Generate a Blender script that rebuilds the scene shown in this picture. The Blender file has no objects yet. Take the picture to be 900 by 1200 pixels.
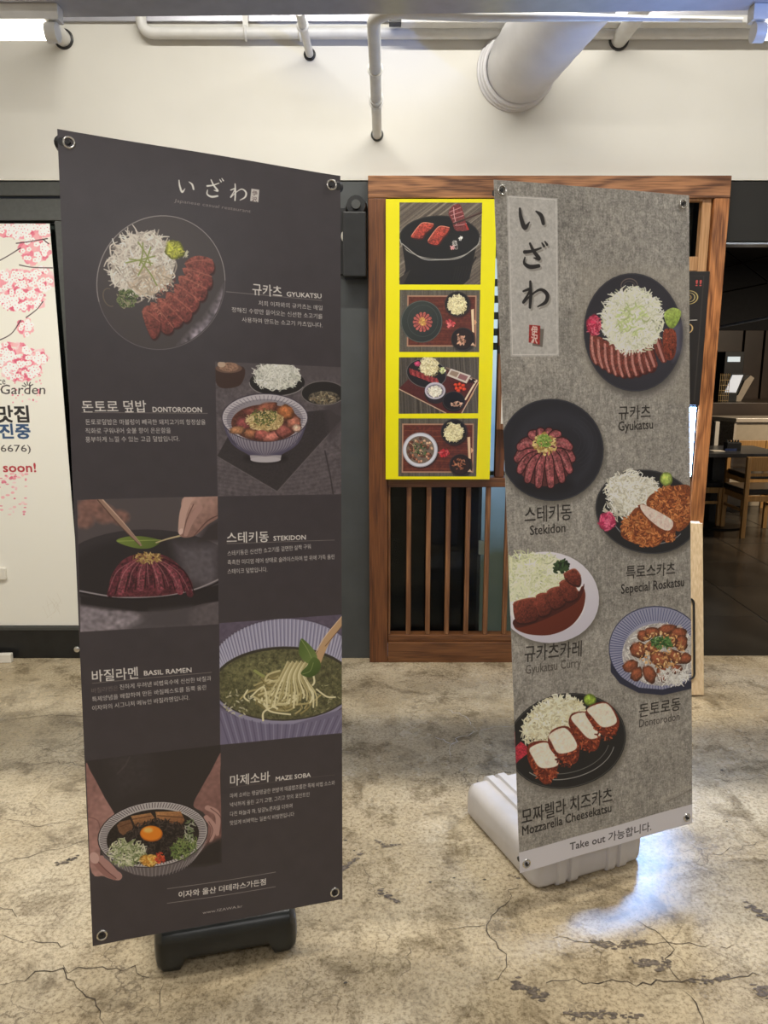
import bpy, bmesh, math
import numpy as np
from mathutils import Vector, Matrix

SC = bpy.context.scene
C = SC.collection
R = math.radians
# ---------------------------------------------------------------- camera
PITCH, EYE, F = R(11.2), 1.5, 900.
cam = bpy.data.objects.new('camera', bpy.data.cameras.new('camera')); C.objects.link(cam)
cam.location = (0, 0, EYE); cam.rotation_euler = (R(90)-PITCH, 0, 0)
cam.data.sensor_fit = 'VERTICAL'; cam.data.sensor_height = 24; cam.data.lens = 24*F/1200
cam.data.clip_start = .05
SC.camera = cam
# ---------------------------------------------------------------- world, exposure
SC.view_settings.view_transform = 'Standard'; SC.view_settings.look = 'None'
SC.view_settings.gamma = 1; SC.view_settings.exposure = 0.0
SC.cycles.use_adaptive_sampling = True
SC.cycles.sample_clamp_indirect = 6
w = bpy.data.worlds.new('world'); SC.world = w; w.use_nodes = True
w.node_tree.nodes['Background'].inputs[0].default_value = (.82, .86, 1, 1)
w.node_tree.nodes['Background'].inputs[1].default_value = .32
# ---------------------------------------------------------------- lamps of the room
def area(name, loc, size, power, col, rot=(0, 0, 0), spread=180):
    l = bpy.data.lights.new(name, 'AREA'); l.shape = 'RECTANGLE'; l.size, l.size_y = size
    l.energy = power; l.color = col; l.spread = R(spread)
    o = bpy.data.objects.new(name, l); C.objects.link(o); o.location = loc; o.rotation_euler = [R(a) for a in rot]
    return o
WARM = (1, .97, .90)
area('ceiling_light', (-1.3, .9, 2.98), (2.0, .12), 9, (1, .98, .96))
area('ceiling_light', (1.6, .5, 2.98), (2.0, .12), 5, WARM)
area('ceiling_light', (.2, -1.2, 2.9), (3.6, .3), 54, (1, .98, .97))
area('ceiling_light', (.25, 2.13, 3.6), (3.1, .035), 118, (1, .97, .90))
area('tube_lamp', (-2.0, 2.36, 2.36), (1.3, .04), 17, (1, .97, .88))
area('tube_lamp', (2.3, 2.36, 2.36), (1.3, .04), 4, (1, .97, .92))
area('shop_light', (4.9, 6.2, 2.55), (.6, .6), 115, (1, .82, .6))
def spot(name, loc, aim, power, col, deg, blend=.5, rad=.04):
    l = bpy.data.lights.new(name, 'SPOT'); l.energy = power; l.color = col; l.spot_size = R(deg); l.spot_blend = blend; l.shadow_soft_size = rad
    o = bpy.data.objects.new(name, l); C.objects.link(o); o.location = loc
    o.rotation_euler = (Vector(aim)-Vector(loc)).to_track_quat('-Z', 'Y').to_euler(); return o
spot('track_spot', (1.6, 2.7, 2.85), (1.55, 3.6, .8), 62, (1, .88, .70), 50, .9)

spot('blue_tray_spot', (2.5, .5, 1.5), (1.0, 2.34, 2.46), 240, (.14, .34, 1), 16, .8)  # added out-of-view blue spot that tints the tray underside; no sign stands there

# pixel -> world helpers (900x1200 frame)
CP, SP = math.cos(PITCH), math.sin(PITCH)
def ray(px, py):
    u, v = (px-450)/F, (py-600)/F
    return Vector((u, CP-v*SP, -SP-v*CP))          # camera looks along +Y, tipped down
def at(px, py, D):
    r = ray(px, py); return Vector((0, 0, EYE)) + r*(D/r.y)
def zz(py, D): return at(450, py, D).z
def onfloor(px, py, z=0.):
    r = ray(px, py); return Vector((0, 0, EYE)) + r*((z-EYE)/r.z)

# ---------------------------------------------------------------- flat print painter (numpy)
def homog(src, dst):
    A = []
    for (x, y), (u, v) in zip(src, dst):
        A.append([x, y, 1, 0, 0, 0, -u*x, -u*y, -u]); A.append([0, 0, 0, x, y, 1, -v*x, -v*y, -v])
    h = np.linalg.svd(np.array(A, float))[2][-1].reshape(3, 3)
    return h / h[2, 2]

def blur1(a, r, ax):
    k = 2*r+1
    p = np.concatenate([np.take(a, range(-r-1, 0), ax), a, np.take(a, range(0, r), ax)], ax)
    c = np.cumsum(p, ax)
    n = a.shape[ax]
    return (np.take(c, range(k, k+n), ax) - np.take(c, range(0, n), ax)) / k

def noise(h, w, ry, rx, rng):
    a = rng.standard_normal((h, w))
    for _ in range(2):
        if ry: a = blur1(a, ry, 0)
        if rx: a = blur1(a, rx, 1)
    return a / (a.std() + 1e-9)

_text_cache = {}
def text_tris(s):
    if s in _text_cache: return _text_cache[s]
    cu = bpy.data.curves.new('lettering', 'FONT'); cu.body = s; cu.resolution_u = 2
    o = bpy.data.objects.new('lettering', cu); C.objects.link(o)
    me = bpy.data.meshes.new_from_object(o.evaluated_get(bpy.context.evaluated_depsgraph_get()))
    me.calc_loop_triangles()
    co = np.array([v.co[:2] for v in me.vertices]); tr = np.array([t.vertices[:] for t in me.loop_triangles])
    bpy.data.objects.remove(o); bpy.data.curves.remove(cu); bpy.data.meshes.remove(me)
    t = co[tr]
    _text_cache[s] = t
    return t

class Print:
    """A sheet of flat print. Shapes are given in a drawing frame and mapped onto the sheet."""
    def __init__(self, corners, W, H, bg, seed=1):
        self.W, self.H = W, H
        self.M = homog(corners, [(0, 0), (W, 0), (W, H), (0, H)])
        self.rng = np.random.default_rng(seed)
        self.c = np.ones((H, W, 3), np.float32) * np.array(bg, np.float32)
        r = self.rng
        self.n1 = noise(H, W, 1, 1, r).astype(np.float32); self.n2 = noise(H, W, 3, 3, r).astype(np.float32); self.n3 = noise(H, W, 12, 12, r).astype(np.float32)
        e = np.linalg.norm(np.array(corners[1], float)-corners[0])
        self.s = W / e; self.o = (0., 0.); self.k = 1.
        self.clip = None
    def frame(self, ox, oy, k): self.o = (ox, oy); self.k = k
    def tp(self, pts):
        p = np.array(pts, float).reshape(-1, 2) / self.k + np.array(self.o)
        q = np.c_[p, np.ones(len(p))] @ self.M.T
        return q[:, :2] / q[:, 2:]
    def tw(self, w): return np.asarray(w, float) / self.k * self.s
    def box(self, q, pad):
        x0 = max(0, int(q[:, 0].min()-pad)); x1 = min(self.W, int(q[:, 0].max()+pad)+2)
        y0 = max(0, int(q[:, 1].min()-pad)); y1 = min(self.H, int(q[:, 1].max()+pad)+2)
        if x1 <= x0 or y1 <= y0: return None
        return x0, y0, x1, y1
    def put(self, b, a, col, grain=0, g2=0, col2=None, ga=90, nz=1):
        x0, y0, x1, y1 = b
        if self.clip is not None: a = a * self.clip[y0:y1, x0:x1]
        col = np.array(col, np.float32)
        if col2 is not None:
            yy, xx = np.mgrid[0:y1-y0, 0:x1-x0]
            ca, sa = math.cos(math.radians(ga)), math.sin(math.radians(ga))
            t = ((xx/(x1-x0)-.5)*ca + (yy/(y1-y0)-.5)*sa) + .5
            t = np.clip(t, 0, 1)[..., None]
            cc = col*(1-t) + np.array(col2, np.float32)*t
        else: cc = col[None, None, :] * np.ones((y1-y0, x1-x0, 1), np.float32)
        if grain or g2:
            m = 1 + grain*self.n1[y0:y1, x0:x1] + g2*self.n2[y0:y1, x0:x1]
            cc = cc * m[..., None]
        d = self.c[y0:y1, x0:x1]
        self.c[y0:y1, x0:x1] = d*(1-a[..., None]) + np.clip(cc, 0, 255)*a[..., None]
    def polymask(self, q, b, soft):
        x0, y0, x1, y1 = b
        yy, xx = np.mgrid[y0:y1, x0:x1].astype(np.float32); yy += .5; xx += .5
        ins = np.zeros(xx.shape, bool); d2 = np.full(xx.shape, 1e9, np.float32)
        n = len(q)
        for i in range(n):
            ax, ay = q[i]; bx, by = q[(i+1) % n]
            if ay != by:
                cr = ((ay > yy) != (by > yy)) & (xx < (bx-ax)*(yy-ay)/(by-ay)+ax)
                ins ^= cr
            dx, dy = bx-ax, by-ay; L = dx*dx+dy*dy+1e-9
            t = np.clip(((xx-ax)*dx+(yy-ay)*dy)/L, 0, 1)
            d2 = np.minimum(d2, (xx-ax-t*dx)**2+(yy-ay-t*dy)**2)
        sd = np.sqrt(d2); sd = np.where(ins, -sd, sd)
        return np.clip(.5 - sd/soft, 0, 1)
    def poly(self, pts, col, soft=1., alpha=1., smooth=False, **kw):
        pts = np.array(pts, float)
        if smooth: pts = catmull(pts, True)
        q = self.tp(pts); sf = max(1., float(self.tw(soft)) if soft != 1. else 1.2)
        b = self.box(q, sf)
        if b: self.put(b, self.polymask(q, b, sf)*alpha, col, **kw)
    def mask(self, pts, soft=1.2):
        q = self.tp(pts); m = np.zeros((self.H, self.W), np.float32); b = self.box(q, 2)
        if b: m[b[1]:b[3], b[0]:b[2]] = self.polymask(q, b, soft)
        return m
    def ellpts(self, cx, cy, rx, ry, rot=0, n=40, wob=0):
        t = np.linspace(0, 2*math.pi, n, endpoint=False); R = 1
        if wob: R = 1 + wob*(np.sin(3*t+self.rng.random()*6)+np.sin(5*t+self.rng.random()*6)+.7*np.sin(8*t+self.rng.random()*6))
        x = rx*np.cos(t)*R; y = ry*np.sin(t)*R; c, s = math.cos(math.radians(rot)), math.sin(math.radians(rot))
        return np.c_[cx+x*c-y*s, cy+x*s+y*c]
    def ell(self, cx, cy, rx, ry, col, rot=0, wob=0, n=40, **kw):
        self.poly(self.ellpts(cx, cy, rx, ry, rot, n, wob), col, **kw)
    def stroke(self, pts, w, col, alpha=1., smooth=True, soft=1.2, **kw):
        pts = np.array(pts, float); w = np.ones(len(pts))*np.asarray(w, float)
        if smooth and len(pts) > 2:
            pw = catmull(np.c_[pts, w], False, 6); pts, w = pw[:, :2], pw[:, 2]
        q = self.tp(pts); r = self.tw(w)/2; b = self.box(q, r.max()+2)
        if not b: return
        x0, y0, x1, y1 = b
        yy, xx = np.mgrid[y0:y1, x0:x1].astype(np.float32); yy += .5; xx += .5
        sd = np.full(xx.shape, 1e9, np.float32)
        for i in range(len(q)-1):
            ax, ay = q[i]; dx, dy = q[i+1]-q[i]; L = dx*dx+dy*dy+1e-9
            t = np.clip(((xx-ax)*dx+(yy-ay)*dy)/L, 0, 1)
            sd = np.minimum(sd, np.sqrt((xx-ax-t*dx)**2+(yy-ay-t*dy)**2) - (r[i]+(r[i+1]-r[i])*t))
        a = np.clip(.5-sd/soft, 0, 1)
        if r.max() < .5: a = a*min(1, r.max()*2)
        self.put(b, a*alpha, col, **kw)
    def ring(self, cx, cy, rx, ry, w, col, rot=0, a0=0, a1=360, **kw):
        t = np.radians(np.linspace(a0, a1, 40)); c, s = math.cos(math.radians(rot)), math.sin(math.radians(rot))
        x = rx*np.cos(t); y = ry*np.sin(t)
        self.stroke(np.c_[cx+x*c-y*s, cy+x*s+y*c], w, col, smooth=False, **kw)
    def spokes(self, cx, cy, rx, ry, f0, f1, n, w, col, rot=0, a0=0, a1=360, dy=0, **kw):
        c, s = math.cos(math.radians(rot)), math.sin(math.radians(rot))
        for t in np.radians(np.linspace(a0, a1, n)):
            pp = []
            for f, off in ((f0, dy), (f1, 0)):
                x = rx*f*math.cos(t); y = ry*f*math.sin(t); pp.append((cx+x*c-y*s, cy+x*s+y*c+off))
            self.stroke(pp, w, col, smooth=False, **kw)
    def bits(self, cx, cy, rx, ry, n, cols, ln, w, rot=0, edge=1., curl=.5, ang=None, alpha=1., va=30, rmin=0):
        r = self.rng; c, s = math.cos(math.radians(rot)), math.sin(math.radians(rot))
        for _ in range(n):
            a = r.random()*2*math.pi; f = math.sqrt(rmin**2+(1-rmin**2)*r.random())*edge
            x = rx*f*math.cos(a); y = ry*f*math.sin(a); px, py = cx+x*c-y*s, cy+x*s+y*c
            d = (r.random()*2*math.pi) if ang is None else math.radians(ang+r.normal()*va)
            L = ln*(.5+r.random()); k = curl*r.normal()
            p0 = (px-math.cos(d)*L/2, py-math.sin(d)*L/2); p2 = (px+math.cos(d)*L/2, py+math.sin(d)*L/2)
            p1 = (px-math.sin(d)*L*k*.4, py+math.cos(d)*L*k*.4)
            col = np.array(cols[r.integers(len(cols))], float)*(1+.06*r.normal())
            self.stroke([p0, p1, p2], [w*.7, w, w*.6], col, alpha=alpha)
    def heap(self, cx, cy, rx, ry, n, light, mid, dark, ln, w, rot=0, **kw):
        """shredded cabbage or rice: dark base, shaded body, loose strands"""
        self.ell(cx, cy, rx*.97, ry*.97, mid, rot, wob=.03, soft=2.5*self.k/2.6, grain=.05)
        self.bits(cx, cy, rx, ry, n//2, [dark, mid], ln, w, rot, 1.02, **kw)
        self.bits(cx-rx*.06, cy-ry*.08, rx, ry, n, [light, light, mid], ln, w*.8, rot, 1.03, **kw)
    def lump(self, cx, cy, rx, ry, col, rot=0, wob=.06, hi=1.35, lo=.55, grain=.06):
        c = np.array(col, float)
        self.ell(cx, cy, rx, ry, c*lo, rot, wob, n=24, grain=grain)
        self.ell(cx-rx*.06, cy-ry*.1, rx*.86, ry*.82, c, rot, wob, n=24, soft=max(rx, ry)*.35, grain=grain, g2=grain)
        self.ell(cx-rx*.2, cy-ry*.3, rx*.4, ry*.32, np.minimum(c*hi, 255), rot, wob, n=16, soft=max(rx, ry)*.4, alpha=.8, grain=grain)
    def text(self, s, p0, p1, h, col, alpha=1., bold=0., base=True, slant=0.):
        """one line whose baseline runs p0 -> p1; h is the height of its tallest letter"""
        t = text_tris(s)
        mn = t.reshape(-1, 2).min(0); mx = t.reshape(-1, 2).max(0)
        q0, q1 = self.tp([p0, p1]); d = q1-q0
        up = np.array([d[1], -d[0]])/np.hypot(*d)*float(self.tw(h))
        u = (t[..., 0]-mn[0])/(mx[0]-mn[0]); v = (t[..., 1]-max(mn[1], 0 if base else mn[1]))/(mx[1]-(0 if base else mn[1]))
        P = q0 + (u+slant*v)[..., None]*d + v[..., None]*up
        b = self.box(P.reshape(-1, 2), 2)
        if not b: return
        x0, y0, x1, y1 = b; S = 3
        acc = np.zeros(((y1-y0)*S, (x1-x0)*S), bool)
        Q = (P-np.array([x0, y0]))*S
        for T in Q:
            bx0, by0 = np.maximum(np.floor(T.min(0)).astype(int), 0); bx1, by1 = np.ceil(T.max(0)).astype(int)+1
            if bx1 <= bx0 or by1 <= by0: continue
            yy, xx = np.mgrid[by0:by1, bx0:bx1]; yy = yy+.5; xx = xx+.5
            (ax, ay), (bx, by), (cx, cy) = T
            e0 = (bx-ax)*(yy-ay)-(by-ay)*(xx-ax); e1 = (cx-bx)*(yy-by)-(cy-by)*(xx-bx); e2 = (ax-cx)*(yy-cy)-(ay-cy)*(xx-cx)
            m = ((e0 >= -.01) & (e1 >= -.01) & (e2 >= -.01)) | ((e0 <= .01) & (e1 <= .01) & (e2 <= .01))
            sub = acc[by0:by1, bx0:bx1]
            sub |= m[:sub.shape[0], :sub.shape[1]]
        if bold:
            k = max(1, int(round(float(self.tw(bold))*S/2)))
            a2 = acc.copy()
            for i in range(1, k+1):
                a2[:, i:] |= acc[:, :-i]; a2[:, :-i] |= acc[:, i:]
            acc = a2.copy()
            for i in range(1, k+1):
                a2[i:] |= acc[:-i]; a2[:-i] |= acc[i:]
            acc = a2
        a = acc.reshape(y1-y0, S, x1-x0, S).mean((1, 3)).astype(np.float32)
        self.put(b, a*alpha, col)
    def image(self, name):
        im = bpy.data.images.new(name, self.W, self.H, alpha=False)
        a = np.ones((self.H, self.W, 4), np.float32); a[..., :3] = np.clip(self.c, 0, 255)/255.
        im.pixels.foreach_set(a[::-1].ravel()); im.update(); im.pack()
        return im

def catmull(p, closed, n=5):
    p = np.array(p, float); N = len(p); out = []
    if closed: idx = [(i-1, i, i+1, i+2) for i in range(N)]
    else: idx = [(max(i-1, 0), i, i+1, min(i+2, N-1)) for i in range(N-1)]
    for a, b, c, d in idx:
        a, b, c, d = p[a % N], p[b % N], p[c % N], p[d % N]
        for k in range(n):
            t = k/n
            out.append(.5*((2*b)+(c-a)*t+(2*a-5*b+4*c-d)*t*t+(3*b-a-3*c+d)*t**3))
    if not closed: out.append(p[-1])
    return np.array(out)

# ---------------------------------------------------------------- the printed sheets
def kana_i(P, x, y, s, col, w=1.):
    P.stroke([(x+.06*s, y+.12*s), (x+.1*s, y+.45*s), (x+.24*s, y+.82*s), (x+.42*s, y+.62*s)], [s*.07*w, s*.11*w, s*.13*w, s*.03], col)
    P.stroke([(x+.66*s, y+.22*s), (x+.85*s, y+.38*s), (x+.93*s, y+.66*s)], [s*.05, s*.12*w, s*.11*w], col)
def kana_za(P, x, y, s, col, w=1.):
    P.stroke([(x+.14*s, y+.36*s), (x+.45*s, y+.32*s), (x+.8*s, y+.2*s)], [s*.1*w, s*.08*w, s*.05*w], col)
    P.stroke([(x+.36*s, y+.02*s), (x+.5*s, y+.32*s), (x+.72*s, y+.62*s), (x+.52*s, y+.6*s)], [s*.07*w, s*.1*w, s*.12*w, s*.04], col)
    P.stroke([(x+.16*s, y+.58*s), (x+.14*s, y+.82*s), (x+.38*s, y+.96*s), (x+.72*s, y+.92*s)], [s*.05, s*.09*w, s*.12*w, s*.1*w], col)
    P.stroke([(x+.84*s, y+.0*s), (x+.92*s, y+.12*s)], [s*.05, s*.08*w], col)
    P.stroke([(x+.96*s, y-.06*s), (x+1.04*s, y+.06*s)], [s*.05, s*.08*w], col)
def kana_wa(P, x, y, s, col, w=1.):
    P.stroke([(x+.3*s, y+.02*s), (x+.32*s, y+.5*s), (x+.29*s, y+.98*s)], [s*.07*w, s*.1*w, s*.08*w], col)
    P.stroke([(x+.04*s, y+.38*s), (x+.3*s, y+.3*s), (x+.2*s, y+.52*s), (x+.04*s, y+.8*s), (x+.34*s, y+.52*s), (x+.68*s, y+.32*s), (x+.93*s, y+.5*s), (x+.88*s, y+.78*s), (x+.58*s, y+.96*s)],
             [s*.06, s*.08*w, s*.06*w, s*.07*w, s*.05*w, s*.07*w, s*.12*w, s*.1*w, s*.04], col)

def clip_to(P, pts): P.clip = P.mask(pts)

WHT = (226, 221, 216)
def paint_dark_banner():
    P = Print([(67, 151), (399, 206), (401.5, 1054), (108.6, 1109)], 680, 2040, (66, 60, 64), 3)
    k = 900/350.
    P.c *= (1+.012*P.n3)[..., None]
    # heading and first dish
    P.frame(60, 140, k)
    kana_i(P, 382, 178, 50, (240, 236, 230)); kana_za(P, 462, 182, 54, (240, 236, 230)); kana_wa(P, 538, 194, 52, (240, 236, 230))
    P.poly([(603, 209), (627, 212), (624, 250), (599, 246)], (214, 208, 204)); P.text('伊', (606, 228), (621, 230), 14, (80, 60, 60)); P.text('沢', (604, 246), (620, 248), 14, (80, 60, 60))
    P.text('Japanese casual restaurant', (370, 249), (600, 282), 10, (150, 140, 136), slant=.01)
    P.ell(330, 492, 190, 200, (76, 69, 69), rot=14, alpha=.9)
    P.ell(300, 440, 130, 120, (86, 79, 78), rot=14, soft=120, alpha=.5)
    P.ring(330, 492, 192, 202, 2.6, (188, 180, 176), rot=14, a0=150, a1=345, alpha=.8)
    P.ring(330, 492, 192, 202, 2.6, (120, 112, 114), rot=14, a0=-15, a1=150, alpha=.8)
    clip_to(P, P.ellpts(330, 492, 189, 199, 14))
    P.poly([(386, 684), (430, 630), (465, 600), (500, 545), (526, 500), (530, 700)], (150, 140, 152), soft=26, g2=.16, alpha=.85)
    P.poly([(400, 684), (450, 650), (490, 600), (528, 560), (530, 700)], (176, 166, 178), soft=22, g2=.14, alpha=.8)
    P.clip = None
    P.heap(276, 440, 96, 96, 420, (238, 230, 218), (204, 194, 182), (164, 152, 140), 30, 5)
    P.bits(298, 484, 62, 44, 90, [(190, 172, 150), (214, 198, 178)], 22, 5)
    for a in ((225, 432, 312, 412), (262, 370, 300, 440), (272, 430, 318, 500), (235, 420, 305, 434), (276, 372, 266, 440), (300, 385, 262, 470)):
        P.stroke([(a[0], a[1]), ((a[0]+a[2])/2+4, (a[1]+a[3])/2), (a[2], a[3])], 4, (146, 158, 84))
    P.lump(372, 394, 30, 28, (176, 180, 66), rot=50, grain=.1); P.bits(372, 394, 26, 24, 30, [(206, 206, 96), (140, 146, 48)], 9, 4)
    P.bits(408, 410, 8, 8, 8, [(210, 208, 180)], 14, 3, ang=120)
    P.bits(228, 540, 32, 26, 130, [(96, 116, 62), (130, 142, 92), (60, 76, 40), (156, 150, 120)], 9, 3.4)
    P.ring(176, 536, 18, 28, 3, (112, 100, 84), a0=90, a1=300, rot=-20)
    sl = [((402, 436), (436, 412), (484, 424), (486, 462), (440, 470)), ((396, 450), (440, 452), (482, 474), (474, 512), (420, 490)), ((384, 474), (424, 478), (468, 512), (452, 548), (398, 516)),
          ((372, 498), (410, 508), (446, 546), (424, 584), (378, 544)), ((348, 522), (388, 534), (424, 580), (404, 612), (352, 572)), ((322, 540), (362, 554), (396, 606), (372, 628), (330, 596)),
          ((300, 552), (336, 570), (368, 628), (344, 646), (304, 604)), ((274, 580), (300, 562), (328, 610), (322, 650), (300, 656))]
    for i, s in enumerate(sl):
        P.poly(np.array(s)+(3, 6), (58, 26, 24), smooth=True, soft=5)
        P.poly(s, (150, 84, 72), col2=(112, 52, 46), ga=60, smooth=True, grain=.1, g2=.08)
        a, b = np.array(s[0], float), np.array(s[-2], float)
        P.stroke([s[0], (np.array(s[1], float)+s[2])/2*.5+np.array(s[0])*.5, s[2]], 3.5, (186, 110, 92), alpha=.7)
    P.bits(380, 540, 95, 60, 90, [(190, 110, 92), (110, 44, 40), (202, 134, 112)], 9, 3, rot=-50, alpha=.6)
    P.stroke([(526, 520), (815, 545)], 1.6, (150, 142, 138), smooth=False)
    P.text('규카츠', (606, 526), (695, 534), 34, WHT, bold=.7); P.text('GYUKATSU', (710, 533), (815, 539), 15, WHT, bold=.6)
    P.text('저희 이자와의 규카츠는 매일', (624, 560), (818, 574), 15, WHT); P.text('정해진 수량만 들어오는 신선한 소고기를', (543, 580), (818, 600), 15, WHT)
    P.text('사용하여 만드는 소고기 카츠입니다.', (574, 610), (818, 626), 15, WHT)
    # second row
    P.frame(60, 400, k)
    P.text('돈토로 덮밥', (94, 212), (287, 211), 34, WHT, bold=.7); P.text('DONTORODON', (306, 213), (453, 214), 16, WHT, bold=.6)
    P.stroke([(92, 214), (470, 217)], 1.6, (140, 132, 128), smooth=False)
    P.text('돈토로덮밥은 마블링이 빼곡한 돼지고기의 항정살을', (104, 250), (464, 250), 16, WHT); P.text('직화로 구워내어 숯불 향이 은은함을', (104, 277), (360, 275), 16, WHT)
    P.text('풍부하게 느낄 수 있는 고급 덮밥입니다.', (104, 303), (386, 300), 16, WHT)
    pic = [(493, 62), (876, 78), (876, 461), (500, 466)]
    clip_to(P, pic)
    P.poly([(480, 50), (890, 60), (890, 470), (480, 475)], (94, 86, 90), g2=.05, grain=.03)
    P.poly([(480, 50), (890, 50), (890, 110), (480, 120)], (84, 77, 80), soft=60, alpha=.8)
    for i in range(26):
        y = 330+i*6; P.stroke([(480, y), (690, y+26), (890, y-10)], 2, (74, 67, 72) if i % 2 else (112, 104, 110), alpha=.35)
    P.poly([(560, 235), (835, 205), (880, 232), (680, 452), (498, 346)], (58, 52, 54), grain=.03); P.stroke([(498, 346), (680, 452), (880, 232)], 3, (126, 118, 120), smooth=False, alpha=.6)
    P.poly([(820, 180), (880, 178), (880, 240), (840, 300)], (70, 63, 66), soft=20, alpha=.8)
    P.stroke([(825, 330), (840, 400), (850, 460)], 5, (48, 42, 44), alpha=.7)
    P.poly([(496, 78), (578, 78), (570, 130), (520, 142), (496, 126)], (64, 44, 38), smooth=True); P.ell(534, 82, 40, 14, (110, 84, 72)); P.ell(534, 78, 30, 14, (150, 116, 96), grain=.1); P.ell(512, 70, 12, 9, (196, 170, 148))
    P.ell(680, 124, 84, 40, (34, 30, 30)); P.ring(680, 124, 84, 40, 3, (150, 144, 144), a0=20, a1=180)
    P.heap(680, 106, 72, 40, 260, (236, 234, 226), (206, 206, 196), (160, 160, 150), 12, 4); P.ell(680, 80, 40, 20, (226, 226, 216), soft=14, alpha=.6, grain=.06)
    P.ell(820, 156, 66, 36, (40, 36, 36)); P.ring(820, 156, 66, 36, 2.5, (126, 120, 118)); P.ell(822, 170, 48, 20, (92, 84, 72), grain=.2, g2=.15); P.bits(822, 172, 40, 15, 30, [(170, 158, 130), (120, 104, 80)], 10, 4)
    P.ell(645, 352, 66, 16, (34, 29, 31), soft=16, alpha=.8)
    P.poly([(594, 330), (696, 330), (690, 358), (600, 358)], (170, 164, 170)); P.ell(645, 356, 46, 9, (186, 180, 186))
    P.poly([(514, 228), (530, 275), (560, 318), (600, 342), (645, 347), (694, 340), (735, 312), (760, 270), (772, 226)], (176, 170, 180), smooth=False, col2=(128, 120, 132), ga=80)
    for j in range(34):
        t = -1+2*j/33.; x = 643+math.sin(t*1.45)*128
        P.stroke([(x, 236+52*math.sqrt(max(0, 1-((x-643)/129)**2))), (643+(x-643)*.82, 290+34*math.sqrt(max(0, 1-t*t))), (643+(x-643)*.38, 342)], 2.6, (84, 78, 100), alpha=.9)
    P.ell(643, 230, 130, 72, (196, 190, 196)); P.ring(643, 230, 130, 72, 3, (70, 62, 76)); P.ell(643, 236, 116, 62, (150, 144, 152))
    P.spokes(643, 232, 124, 68, .8, 1., 60, 2, (104, 96, 116), alpha=.8)
    P.ell(645, 246, 104, 56, (92, 54, 44), grain=.1)
    r = P.rng
    for x, y, a, b, c in ((580, 250, 26, 22, (134, 70, 70)), (602, 278, 26, 14, (158, 104, 76)), (560, 268, 24, 12, (178, 128, 92)), (634, 280, 24, 16, (164, 92, 84)), (664, 288, 26, 14, (190, 116, 104)), (700, 270, 26, 20, (150, 86, 78)),
                          (732, 248, 22, 22, (170, 108, 90)), (706, 214, 26, 22, (168, 104, 64)), (648, 200, 34, 14, (146, 88, 70)), (600, 214, 26, 14, (118, 66, 58)), (740, 262, 14, 12, (210, 170, 150)), (600, 240, 20, 12, (180, 116, 92))):
        P.lump(x, y, a, b, c, rot=r.random()*40-20)
    P.heap(646, 240, 56, 30, 150, (226, 206, 158), (190, 164, 112), (140, 110, 70), 8, 3.4)
    P.bits(640, 228, 40, 26, 110, [(96, 104, 52), (140, 140, 80), (66, 72, 40)], 6, 3.6)
    P.clip = None
    # stekidon picture (frame B then C)
    pic = [(78, 478), (500, 466), (503, 850), (88, 876)]
    clip_to(P, pic)
    P.poly([(70, 460), (510, 460), (510, 900), (70, 900)], (96, 88, 92), g2=.03)
    P.poly([(70, 460), (510, 460), (510, 560), (70, 620)], (84, 76, 78), soft=40)
    for x, y, a, b in ((110, 500, 34, 26), (160, 520, 34, 30), (100, 540, 30, 24), (130, 490, 30, 20), (206, 530, 30, 22)): P.ell(x, y, a, b, (136, 98, 88), soft=14, alpha=.85, g2=.06)
    P.ell(290, 690, 270, 124, (56, 50, 53)); P.ell(300, 700, 250, 110, (44, 38, 40), soft=30)
    P.poly([(370, 610), (500, 612), (505, 760), (400, 720)], (112, 105, 112), soft=50, alpha=.75, g2=.04)
    P.poly([(88, 768), (240, 782), (510, 730), (510, 780), (300, 812), (180, 812), (88, 800)], (40, 34, 36), soft=6)
    P.stroke([(86, 752), (200, 770), (330, 766), (430, 746), (506, 714)], 5, (152, 144, 148)); P.stroke([(86, 758), (200, 776), (330, 773), (430, 754), (506, 722)], 5, (34, 28, 30))
    P.poly([(88, 796), (160, 806), (250, 816), (300, 850), (200, 870), (80, 880)], (140, 131, 138), soft=16, g2=.07); P.poly([(300, 812), (420, 800), (420, 860), (240, 866)], (78, 72, 76), soft=30, alpha=.9)
    P.poly([(190, 690), (226, 652), (286, 638), (350, 648), (400, 690), (424, 730), (414, 748), (330, 766), (230, 770), (180, 766), (176, 728)], (96, 44, 52), smooth=True, grain=.08, g2=.08)
    for i in range(9):
        t = i/8.; x1 = 178+t*240; y1 = 762-20*math.sin(t*3.1)
        P.stroke([(292+(t-.5)*60, 650), ((292+x1)/2+(t-.5)*60, 690), (x1, y1)], [8, 22, 20], (124, 62, 72) if i % 2 else (88, 38, 48), grain=.14, g2=.1)
        P.stroke([(292+(t-.5)*60+8, 650), ((292+x1)/2+(t-.5)*60+14, 690), (x1+14, y1)], [2, 4, 3], (44, 16, 22))
        P.stroke([(290+(t-.5)*60, 654), ((290+x1)/2+(t-.5)*60-4, 692), (x1-4, y1-12)], [2, 3, 2], (188, 130, 132), alpha=.6)
    P.bits(288, 652, 44, 16, 110, [(204, 178, 116), (168, 136, 80), (128, 96, 60)], 9, 4)
    P.poly([(196, 602), (230, 588), (280, 588), (328, 600), (300, 622), (250, 622)], (120, 138, 62), smooth=True, col2=(86, 104, 44), ga=10); P.stroke([(200, 602), (260, 600), (330, 598)], 2, (160, 172, 96))
    P.stroke([(146, 478), (210, 548), (270, 614)], [17, 12, 6], (160, 128, 112)); P.stroke([(140, 478), (204, 552), (266, 614)], [4, 3, 2], (96, 68, 60)); P.stroke([(156, 478), (216, 544), (270, 608)], [4, 3, 1], (206, 176, 156))
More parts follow.
